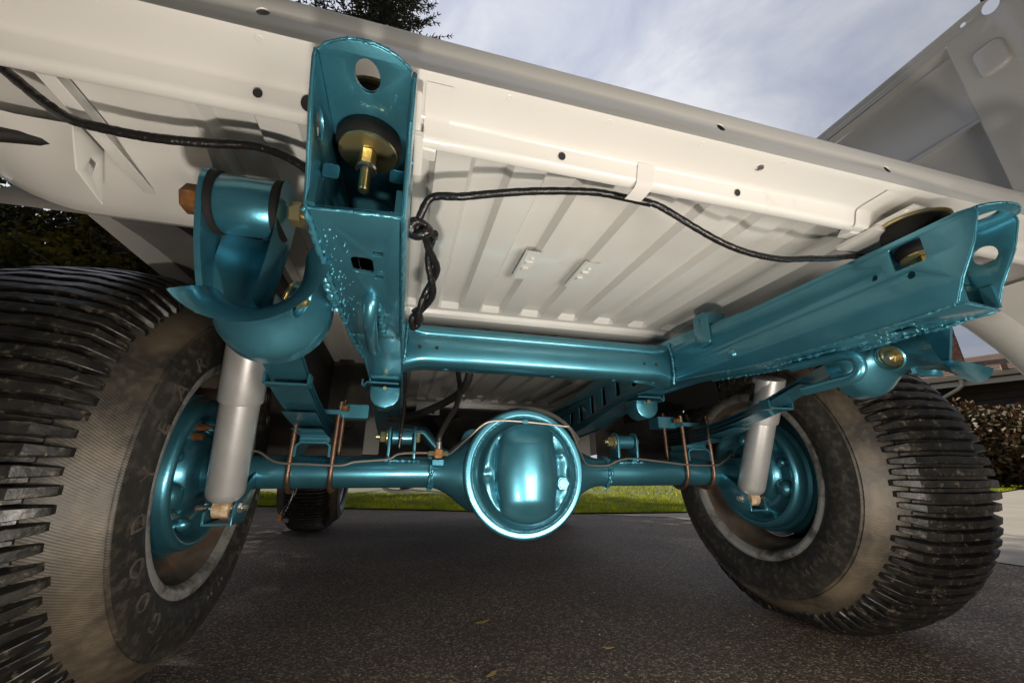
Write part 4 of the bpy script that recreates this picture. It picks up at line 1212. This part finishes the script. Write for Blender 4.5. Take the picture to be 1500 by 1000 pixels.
obj('front_differential', MB().lathe([(0.0001, -0.12), (0.09, -0.10), (0.12, -0.02), (0.12, 0.04), (0.07, 0.14), (0.0001, 0.15)], (CX + 0.12, FY, AZ), 'Y', 32), M['teal'], fa)
gear = obj('transfer_case', MB().lathe([(0.0001, 0), (0.05, 0.0), (0.06, 0.05), (0.13, 0.10), (0.15, 0.2), (0.12, 0.34), (0.16, 0.5), (0.2, 0.9), (0.0001, 0.92)], (0.33, 2.0, 0.55), 'Y', 28), M['dark'], TR)
obj('transfer_flange', MB().cyl((0.33, 1.99, 0.55), 'Y', 0.06, -0.03, 0.0, 20, 0.004), M['teal'], gear)
obj('drive_shaft', MB().tube([(0.305, 1.30, 0.41), (0.33, 1.97, 0.545)], 0.032, 18), M['teal'], TR)
obj('rear_crossmember', MB().tube([(XI, 2.02, 0.60), (0.10, 2.02, 0.59), (0.18, 2.02, 0.50), (0.32, 2.02, 0.455), (0.46, 2.02, 0.50), (0.54, 2.02, 0.59), (2 * CX - XI, 2.02, 0.60)], 0.028, 12), M['teal'], TR)
obj('firewall_panel', MB().box(-0.52, 2 * CX + 0.52, 2.62, 2.635, 0.46, 1.05), M['black'], TR, bevel=0.002)
obj('engine_block', MB().box(0.14, 0.52, 2.70, 3.45, 0.42, 0.98), M['dark'], TR, bevel=0.03)
obj('skid_plate', MB().box(-0.45, 2 * CX + 0.45, 3.98, 4.0, 0.46, 0.70), M['dark'], TR, bevel=0.005)
obj('floor_pan_drop', MB().box(-0.50, -0.12, 2.36, 2.375, 0.50, 0.80), M['cream'], TR, bevel=0.002)
obj('floor_pan_drop', MB().box(2 * CX + 0.12, 2 * CX + 0.50, 2.36, 2.375, 0.50, 0.80), M['cream'], TR, bevel=0.002)
pl = MB().plate(rrect(0.06, 0.19, 0.715, 0.775, 0.004), [circle(0.09, 0.728, 0.008), circle(0.155, 0.728, 0.008)], 0.003, TXZ(2.30))
obj('floor_bracket', pl, M['cream'], TR)
ex = catmull([(0.62, 1.75, 0.60), (0.58, 2.1, 0.57), (0.55, 2.6, 0.55), (0.52, 3.2, 0.55)], 5)
obj('exhaust_pipe', MB().tube(ex, 0.028, 12), M['dark'], TR)

# ---- body: rear sill, beam, floor
BX0, BX1 = -0.56, 2 * CX + 0.56
sill_holes = [circle(x, 0.797, 0.0058, 14) for x in (-0.155, 0.345, 0.62)]
TILT = Matrix.Translation((0, 0.3008, 0.7705)) @ Matrix.Rotation(R(-6.6), 4, 'X') @ Matrix(((1, 0, 0, 0), (0, 0, -1, 0), (0, 1, 0, 0), (0, 0, 0, 1)))
sill_holes = [circle(x, 0.031, 0.0058, 14) for x in (-0.155, 0.345, 0.62)]
sill = MB().plate(rrect(BX0, BX1, 0.0, 0.0590, 0.002), sill_holes, 0.0016, TILT, b=0.0004)
sill.box(BX0, BX1, 0.3085, 0.40, 0.8270, 0.8286)
sl = obj('rear_sill', sill, M['cream'], TR)
bprof = [(0.2995, 0.7712), (0.2970, 0.7709), (0.2966, 0.7692), (0.2985, 0.7687), (0.308, 0.7685), (0.343, 0.7675), (0.3485, 0.7666), (0.3512, 0.7635), (0.3552, 0.7500), (0.3568, 0.7465), (0.3600, 0.7446), (0.3680, 0.7440), (0.3710, 0.7455), (0.3725, 0.7490), (0.3740, 0.7900)]
G = np.array([[(x, y, z) for y, z in bprof] for x in np.linspace(BX0, BX1, 40)])
beam = obj('cross_beam', MB().grid(G, t=-0.0015), M['cream'], TR, smooth=40)
for x in (-0.165, -0.118, 0.155, 0.405):
    zz, yy = 0.7550, 0.3537
    nrm = Vector((0, -0.93, -0.36)).normalized()
    obj('drain_hole', MB().lathe([(0.0001, 0.0), (0.0045 if x != -0.118 else 0.0085, 0.0)], (x, yy - 0.0016, zz + 0.0003), nrm.to_track_quat('Z', 'Y').to_matrix(), 16), M['black'], beam, smooth=0, fix=False)
obj('sill_rivet', MB().lathe([(0.0001, -0.003), (0.004, -0.0022), (0.005, 0)], (0.41, 0.318, 0.7684), 'Z', 12), M['chrome'], beam)
sw = MB()
for k in range(15):
    x = BX0 + 0.05 + k * 0.118 + random.uniform(-0.006, 0.006)
    sw.lathe([(0.0001, -0.0001), (0.0018, -0.0001), (0.0024, -0.0003), (0.0034, -0.0002), (0.0042, 0.0004)], (x, 0.3045 + random.uniform(-0.0006, 0.0006), 0.7685), 'Z', 12)
    sw.lathe([(0.0001, -0.0001), (0.0018, -0.0001), (0.0024, -0.0003), (0.0034, -0.0002), (0.0042, 0.0004)], (x + 0.02, 0.965, 0.7665), 'Z', 12)
o = obj('spot_weld', sw, M['cream'], beam, smooth=60); o['kind'] = 'stuff'
# seam plates and gussets where the beam meets the body mounts
for k in (0, 1):
    mx = (lambda x: x) if k == 0 else (lambda x: 2 * CX - x)
    x0, x1 = sorted((mx(-0.005), mx(0.022)))
    G = np.array([[(x, y - 0.0022 * 0.9, z - 0.0016) for y, z in bprof[4:11]] for x in (x0, x1)])
    obj('seam_plate', MB().grid(G, t=-0.0015), M['cream'], beam)
    x0, x1 = sorted((mx(-0.105), mx(-0.004)))
    obj('mount_pad', MB().box(x0, x1, 0.345, 0.405, 0.7430, 0.7345).box(x0 + 0.004, x1 - 0.004, 0.300, 0.40, 0.7432, 0.7475), M['cream'], beam, bevel=0.001)
    gp = [(mx(0.012), 0.350, 0.763), (mx(-0.004), 0.346, 0.7665), (mx(-0.012), 0.368, 0.7425), (mx(0.010), 0.371, 0.743)]
    gus = MB().add([gp[0], gp[1], gp[2], gp[3]] + [(p[0], p[1] + 0.02, p[2] + 0.004) for p in gp], [(0, 1, 2, 3), (4, 7, 6, 5), (0, 4, 5, 1), (1, 5, 6, 2), (2, 6, 7, 3), (3, 7, 4, 0)])
    obj('beam_gusset', gus, M['cream'], beam, bevel=0.0008)

def floor_section(y0, y1, zf, x0, x1, taper=0.03):
    """corrugated floor: every rib a pressed channel with closed ends"""
    pitch, ph = 0.102, 0.087
    xs_ = []
    k = math.floor((x0 - ph) / pitch)
    prof_ = []
    while ph + k * pitch < x1 + pitch:
        b = ph + k * pitch
        for dx, h in ((-0.030, 0), (-0.022, 1), (0.020, 1), (0.028, 0)):
            if x0 < b + dx < x1:
                prof_.append((b + dx, h))
        k += 1
    prof_ = [(x0, 0)] + prof_ + [(x1, 0)]
    yy = [y0, y0 + 0.012, y1 - taper - 0.03, y1 - taper, y1 - taper + 0.012, y1]
    hs = [1, 1, 1, 1, 0.0, 0.0]
    G = np.array([[(x, y, zf + 0.0135 * h * q) for x, h in prof_] for y, q in zip(yy, hs)])
    return MB().grid(G, t=-0.0012)
flr = obj('bed_floor', floor_section(0.372, 0.935, 0.785, -0.262, 2 * CX + 0.262), M['cream'], TR, smooth=25)
obj('floor_cross_sill', MB().grid(np.array([[(x, y, z) for y, z in ((0.930, 0.7858), (0.934, 0.7800), (0.940, 0.7690), (0.946, 0.7665), (0.985, 0.7665), (0.990, 0.770), (0.994, 0.7855))] for x in (-0.262, 2 * CX + 0.262)]), t=-0.0012), M['cream'], flr, smooth=30)
obj('front_floor', floor_section(0.99, 2.34, 0.790, -0.50, 2 * CX + 0.50, 0.10), M['cream'], TR, smooth=25)
obj('floor_cross_sill', MB().box(-0.5, 2 * CX + 0.5, 2.335, 2.42, 0.765, 0.80), M['cream'], flr, bevel=0.003)
for cx_, cy_ in ((0.205, 0.66), (0.325, 0.67)):
    emb = MB()
    emb.grid(np.array([[(cx_ + a, cy_ + b, 0.7835 + h) for (a, h) in ((-0.016, 0.0012), (-0.013, -0.0015), (0.013, -0.0015), (0.016, 0.0012))] for b in (-0.055, 0.055)]))
    emb.box(cx_ - 0.008, cx_ + 0.008, cy_ - 0.02, cy_ - 0.012, 0.779, 0.783)
    emb.box(cx_ - 0.008, cx_ + 0.006, cy_ + 0.004, cy_ + 0.014, 0.779, 0.783)
    emb.box(cx_ - 0.002, cx_ + 0.006, cy_ - 0.034, cy_ - 0.028, 0.779, 0.783)
    obj('embossed_pad', emb, M['cream'], flr, bevel=0.0015)
clip = MB().grid(np.array([[(0.2665 + a, y, z) for a in (-0.0115, 0.0115)] for y, z in ((0.3475, 0.7660), (0.3500, 0.7610), (0.3545, 0.7470), (0.357, 0.7420), (0.363, 0.7395), (0.385, 0.7400))]), t=0.0012)
obj('loom_clip', clip, M['cream'], beam)

# smooth pans outboard of the ribs, flanges, tabs and wheelhouse roof
for k in (0, 1):
    mx = (lambda x: x) if k == 0 else (lambda x: 2 * CX - x)
    def flip(mb_):
        return mb_ if k == 0 else mb_.mirror(CX)
    pan = MB().grid(np.array([[(x, y, z) for x, z in ((-0.2615, 0.785), (-0.275, 0.781), (-0.352, 0.778))] for y in (0.372, 0.500, 0.600)]), t=-0.0012)
    p_ = obj('side_pan', flip(pan), M['cream'], TR, smooth=30)
    obj('pan_flange', flip(MB().box(-0.3545, -0.3525, 0.376, 0.575, 0.750, 0.777).box(-0.3520, -0.3390, 0.376, 0.572, 0.750, 0.7516)), M['cream'], p_, bevel=0.0006)
    tb = MB().plate([(0.430, 0.752), (0.480, 0.752), (0.503, 0.698), (0.457, 0.708)], [rrect(0.467, 0.477, 0.716, 0.734, 0.001)], 0.0016, TYZ(-0.3600))
    obj('hanger_tab', flip(tb), M['cream'], p_)
    obj('outer_pan', flip(MB().grid(np.array([[(x, y, z) for x, z in ((-0.3535, 0.790), (-0.45, 0.800), (-0.557, 0.802))] for y in (0.372, 0.5, 0.606)]), t=-0.0012)), M['cream'], p_, smooth=30)
    obj('vent_hose', flip(MB().tube(catmull([(-0.365, 0.520, 0.785), (-0.40, 0.505, 0.778), (-0.45, 0.498, 0.770), (-0.52, 0.500, 0.762), (-0.555, 0.50, 0.755)], 5), 0.009, 10)), M['hose'], p_, smooth=60)
    # rounded lower edge of the panel behind the wheel
    G = []
    for x in np.linspace(-0.555, -0.258, 14):
        dz = 0.0
        if x < -0.43:
            dz = 0.040 * ((-0.43 - x) / 0.125) ** 2
        G.append([(x, y, z + dz) for y, z in ((0.470, 0.776), (0.50, 0.764), (0.54, 0.752), (0.575, 0.744), (0.600, 0.741), (0.606, 0.7425), (0.607, 0.75), (0.6075, 0.80))])
    obj('wheelhouse_lip', flip(MB().grid(np.array(G), t=-0.0015)), M['cream'], p_, smooth=40)
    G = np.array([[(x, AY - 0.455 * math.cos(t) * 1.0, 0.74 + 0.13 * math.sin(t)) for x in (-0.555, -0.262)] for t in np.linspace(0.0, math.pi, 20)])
    obj('wheelhouse_roof', flip(MB().grid(G, t=0.0015)), M['darkgrey' if k == 0 else 'black'], p_, smooth=40)  # roof is dark grey on the left, black on the right
    obj('wheelhouse_wall', flip(MB().plate([(0.605, 0.742), (0.70, 0.80), (0.9, 0.865), (1.06, 0.872), (1.22, 0.865), (1.42, 0.80), (1.51, 0.742), (1.51, 0.70), (0.605, 0.70)][:7], [], 0.0015, TYZ(-0.262))), M['black'], p_)
    obj('inner_fender_wall', flip(MB().box(-0.2635, -0.262, 0.61, 1.62, 0.70, 0.79).box(-0.2635, -0.262, 0.985, 1.62, 0.60, 0.7001)), M['black'], p_)
    obj('wheelhouse_front', flip(MB().box(-0.56, -0.13, 1.53, 1.535, 0.44, 0.80)), M['dark'], p_)
    obj('seam_sealer', flip(MB().tube(catmull([(-0.415, AY - .455 * math.cos(t), .728 + .13 * math.sin(t)) for t in (0.2, 0.5, 0.8, 1.1, 1.4)], 4), 0.006, 8)), M['black'], p_)

# body sides with wheel openings
def side_outline():
    arch = [(AY - 0.59 * math.cos(t), AZ + 0.59 * math.sin(t)) for t in np.linspace(0.20, math.pi - 0.30, 24)]
    return [(0.255, 0.525)] + arch + [(1.75, 0.50), (2.30, 0.50), (2.30, 1.30), (0.255, 1.375)]
for k in (0, 1):
    mx = (lambda x: x) if k == 0 else (lambda x: 2 * CX - x)
    def flip(mb_):
        return mb_ if k == 0 else mb_.mirror(CX)
    q = obj('quarter_panel', flip(MB().plate(side_outline(), [], 0.0016, TYZ(-0.575))), M['cream'], TR)
    # inner bed side: flat rear post, sunken panel with ledge, top rail
    post = MB().plate([(0.262, 0.82), (0.388, 0.82), (0.388, 1.343), (0.262, 1.343)][:2] + [(0.388, 1.343), (2.28, 1.3), (2.28, 1.338), (0.300, 1.384), (0.262, 1.384)],
                      [circle(0.308, 1.357, 0.014, 20, 0.017), circle(0.352, 1.364, 0.005), circle(0.348, 1.30, 0.002), circle(0.318, 1.30, 0.002), circle(0.300, 1.18, 0.003)], 0.002, TYZ(-0.516))
    post.box(-0.550, -0.517, 0.388, 0.390, 0.82, 1.342)
    ip = obj('inner_bed_side', flip(post), M['cream'], q)
    pan = np.array([[(x, y, z) for x, z in ((-0.548, 1.335), (-0.552, 1.30), (-0.556, 1.16), (-0.552, 1.152), (-0.546, 1.147), (-0.546, 1.139), (-0.553, 1.133), (-0.556, 1.10), (-0.550, 0.82))] for y in (0.389, 0.9, 1.5, 2.28)])
    obj('sunken_panel', flip(MB().grid(pan, t=0.0015)), M['cream'], q, smooth=50)
    obj('rail_lip', flip(MB().box(-0.548, -0.515, 0.39, 2.27, 1.340, 1.3425)), M['cream'], q)
    emb = MB().plate(rrect(0.312, 0.362, 1.205, 1.275, 0.014), [], 0.012, TYZ(-0.512), b=0.005)
    obj('pressed_boss', flip(emb), M['cream'], q, smooth=60)
    obj('latch_bracket', flip(MB().tube(catmull([(-0.50, 0.29, 1.35), (-0.495, 0.295, 1.362), (-0.498, 0.31, 1.37)], 4), 0.003, 8)), M['dark'], q)
    # post outer return
    obj('post_return', flip(MB().box(-0.574, -0.5175, 0.258, 0.2605, 0.54, 1.38)), M['cream'], q)
    for z in (1.31, 1.345):
        obj('latch_hole', flip(MB().box(-0.560, -0.545, 0.2570, 0.2576, z, z + 0.010)), M['black'], q)
    # inside of the quarter panel under the floor: rolled lip along the wheel opening and a seam
    G = []
    for t in np.linspace(0.22, 1.1, 18):
        c_, s_ = math.cos(t), math.sin(t)
        G.append([(x, AY - r * c_, AZ + r * s_) for x, r in ((-0.572, 0.592), (-0.560, 0.600), (-0.545, 0.625), (-0.540, 0.655), (-0.545, 0.665))])
    obj('wheel_opening_lip', flip(MB().grid(np.array(G), t=0.0015)), M['cream'], q, smooth=60)
    obj('seam_hose', flip(MB().tube(catmull([(-0.556, AY - 0.68 * math.cos(t), AZ + 0.68 * math.sin(t)) for t in np.linspace(0.18, 0.9, 8)], 3), 0.010, 8)), M['black'], q)
    obj('inner_skin', flip(MB().plate([(0.262, 0.53)] + [(AY - 0.655 * math.cos(t), AZ + 0.655 * math.sin(t)) for t in np.linspace(0.22, 0.78, 12)] + [(0.59, 0.768), (0.262, 0.768)], [circle(0.36, 0.66, 0.004), rrect(0.318, 0.338, 0.650, 0.657, 0.003), circle(0.30, 0.61, 0.003)], 0.0015, TYZ(-0.543))), M['cream'], q)

# cab and front body beyond (simple, hidden by the bed from here)
cab = obj('cowl', MB().box(-0.56, 2 * CX + 0.56, 2.45, 2.62, 1.0, 1.22), M['cream'], TR, bevel=0.03)
obj('hood', MB().box(-0.45, 2 * CX + 0.45, 2.65, 3.95, 1.02, 1.14), M['cream'], TR, bevel=0.04)
for k in (0, 1):
    fo = [(2.32, 0.52)] + [(2.9, 0.5)] + [(FY - 0.56 * math.cos(t), AZ + 0.56 * math.sin(t)) for t in np.linspace(0.25, math.pi - 0.25, 20)] + [(4.25, 0.6), (4.25, 1.06), (2.45, 1.14), (2.32, 1.14)]
    mb_ = MB().plate(fo, [], 0.0016, TYZ(-0.565))
    mb_.box(-0.564, -0.46, 2.7, 4.2, 1.05, 1.07)
    obj('front_fender', mb_ if k == 0 else mb_.mirror(CX), M['cream'], TR)
obj('grille', MB().box(-0.45, 2 * CX + 0.45, 4.18, 4.22, 0.70, 1.06), M['cream'], TR, bevel=0.01)

# ---- wiring loom
loom = catmull([(-0.43, 0.412, 0.795), (-0.395, 0.412, 0.768), (-0.366, 0.411, 0.7465), (-0.342, 0.411, 0.7335), (-0.312, 0.414, 0.732), (-0.288, 0.417, 0.7335), (-0.26, 0.418, 0.736), (-0.225, 0.42, 0.7425), (-0.19, 0.42, 0.7485), (-0.160, 0.42, 0.7445), (-0.136, 0.42, 0.7335), (-0.115, 0.42, 0.718)], 8)
def taped(path, r, name='wiring_loom'):
    rr = [r * (1 + 0.035 * math.sin(i * 1.9) + random.uniform(-0.035, 0.035)) for i in range(len(path))]
    return obj(name, MB().tube(path, rr, 10), M['loom'], TR, smooth=60)
taped(loom, 0.0050)['label'] = 'black taped wiring loom sagging below the left end of the beam'
l2 = catmull([(-0.004, 0.452, 0.690), (0.000, 0.440, 0.708), (0.012, 0.428, 0.726), (0.046, 0.414, 0.7235), (0.085, 0.408, 0.731), (0.135, 0.404, 0.742), (0.19, 0.402, 0.752), (0.230, 0.402, 0.7575), (0.270, 0.401, 0.7560), (0.305, 0.401, 0.7545)], 8)
taped(l2, 0.0050)['label'] = 'black taped wiring loom running from the left rail to the clip'
l3 = catmull([(0.285, 0.401, 0.758), (0.315, 0.402, 0.755), (0.340, 0.402, 0.745), (0.375, 0.402, 0.728), (0.42, 0.404, 0.712), (0.465, 0.405, 0.7035), (0.52, 0.405, 0.702), (0.57, 0.402, 0.7085), (0.61, 0.400, 0.7135), (0.66, 0.400, 0.725), (0.70, 0.40, 0.728)], 8)
taped(l3, 0.0046)['label'] = 'black taped wiring loom sagging from the clip to the right rail'
for ph in (0, 2.1):
    p = []
    for u in np.linspace(0, 1, 40):
        y = 0.452 + 0.15 * u
        c = np.array([0.012 + 0.012 * math.sin(u * 3.0) - 0.004 * u, y, 0.690 - 0.050 * u + 0.012 * math.sin(u * 5)])
        p.append(c + 0.0062 * np.array([math.cos(u * 9 + ph), 0, math.sin(u * 9 + ph)]))
    taped(p, 0.0052)
kn = MB()
kn.tube([(0.000 + 0.011 * math.cos(t), 0.446 + 0.004 * math.sin(2 * t), 0.690 + 0.009 * math.sin(t)) for t in np.linspace(0, 2 * math.pi, 20)], 0.0062, 10)
obj('loom_knot', kn, M['loom'], TR, smooth=60)
kb = catmull([(0.008, 0.60, 0.640), (0.000, 0.605, 0.630), (0.004, 0.62, 0.622), (0.012, 0.612, 0.634), (0.002, 0.60, 0.645)], 6)
taped(kb, 0.006)
dw = catmull([(-0.006, 0.90, 0.615), (-0.004, 0.95, 0.59), (-0.002, 0.99, 0.55), (-0.004, 1.02, 0.50), (-0.006, 1.03, 0.46)], 6)
taped(dw, 0.0042, 'axle_wire')
# loose wires hanging near the left front wheel
lw = catmull([(-0.36, 1.62, 0.44), (-0.355, 1.62, 0.38), (-0.350, 1.62, 0.33), (-0.362, 1.62, 0.285), (-0.372, 1.62, 0.26)], 6)
obj('loose_wire', MB().tube(lw, 0.003, 8).tube([(p[0] + 0.012 * math.sin(6 * i / len(lw)), p[1] + 0.01, p[2]) for i, p in enumerate(lw)], 0.003, 8), M['loom'], TR)
obj('wire_connector', MB().box(-0.385, -0.372, 1.615, 1.63, 0.25, 0.27), M['rustbolt'], TR, bevel=0.002)
obj('wire_connector', MB().box(-0.368, -0.350, 1.615, 1.63, 0.245, 0.258), M['dark'], TR, bevel=0.002)

# something pale lies in the bottom of the right rim
obj('paper_scrap', MB().grid(np.array([[(1.13 + 0.05 * u, 1.02 + 0.13 * v, 0.222 + 0.022 * (abs(v - 0.5) * 2) ** 2 + 0.012 * u) for u in (0, 1)] for v in np.linspace(0, 1, 8)]), t=0.001), M['paper'], TR)

# ------------------------------------------------------------------ litter on the driveway
lit = [(0.26, 1.30, 0.05, 0.3), (0.34, 1.36, 0.03, 1.2), (0.37, 1.40, 0.025, 2.2), (-0.13, 0.92, 0.03, 0.2), (0.22, 0.99, 0.035, 0.7), (0.52, 1.05, 0.03, -0.3), (0.12, 0.70, 0.012, 0.4), (0.31, 0.62, 0.012, 1.4), (0.80, 0.98, 0.012, 2.4), (-0.05, 0.64, 0.014, 0.9), (-0.18, 2.35, 0.02, 0.4)]
LL = ['longest dry leaf scrap on the asphalt in front of the differential', 'dry leaf scrap just right of the longest one below the differential',
      'farthest of the three dry leaf scraps below the differential', 'yellow leaf scrap beside the left rear tyre tread foot', 'thin pale twig scrap on the asphalt centre left',
      'thin scrap on the asphalt toward the right rear tyre', 'speck of dry leaf low in the middle of the asphalt', 'speck of dry leaf nearest the bottom edge, right of centre',
      'speck of dry leaf beside the right rear tyre', 'speck of dry leaf nearest the bottom edge, left of centre', 'pale leaf scrap in the sun patch behind the left front tyre']
for i, (x, y, s_, a) in enumerate(lit):
    d = np.array([math.cos(a), math.sin(a), 0]); n_ = np.array([-d[1], d[0], 0])
    G = np.array([[np.array([x, y, 0.003]) + d * s_ * (u - 0.5) + n_ * s_ * 0.16 * w * math.sin(math.pi * min(0.97, max(0.03, u))) + np.array([0, 0, 0.10 * s_ * abs(u - 0.5) + 0.02 * s_ * (w * w)]) for w in (-1, 0, 1)] for u in np.linspace(0, 1, 5)])
    o = obj('dry_leaf', MB().grid(G, t=0.0006), M['leaflitter'])
    tag(o, LL[i], 'leaf', 'dry leaf scraps on the asphalt')

pb = MB()
for k in range(420):
    y = 0.42 + 3.2 * random.random() ** 1.8
    x = random.uniform(-0.35, 0.85) * (0.5 + y * 0.7)
    r_ = random.choice((0.0008, 0.001, 0.0014, 0.002, 0.003)) * (0.7 + 0.3 * y)
    T_ = Matrix.Translation((x, y, r_ * 0.4)) @ Matrix.Rotation(random.uniform(0, 6), 4, 'Z')
    pb.add([T_ @ Vector((a * r_ * random.uniform(0.7, 1.4), b * r_ * random.uniform(0.7, 1.2), c * r_)) for a, b, c in ((1, 0, 0), (0, 1, 0), (-1, 0.2, 0), (0, -1, 0), (0.1, 0, 0.8), (0, 0, -0.7))],
           [(0, 1, 4), (1, 2, 4), (2, 3, 4), (3, 0, 4), (1, 0, 5), (2, 1, 5), (3, 2, 5), (0, 3, 5)])
tag(obj('pebbles', pb, M['pebble'], smooth=0), kind='stuff')
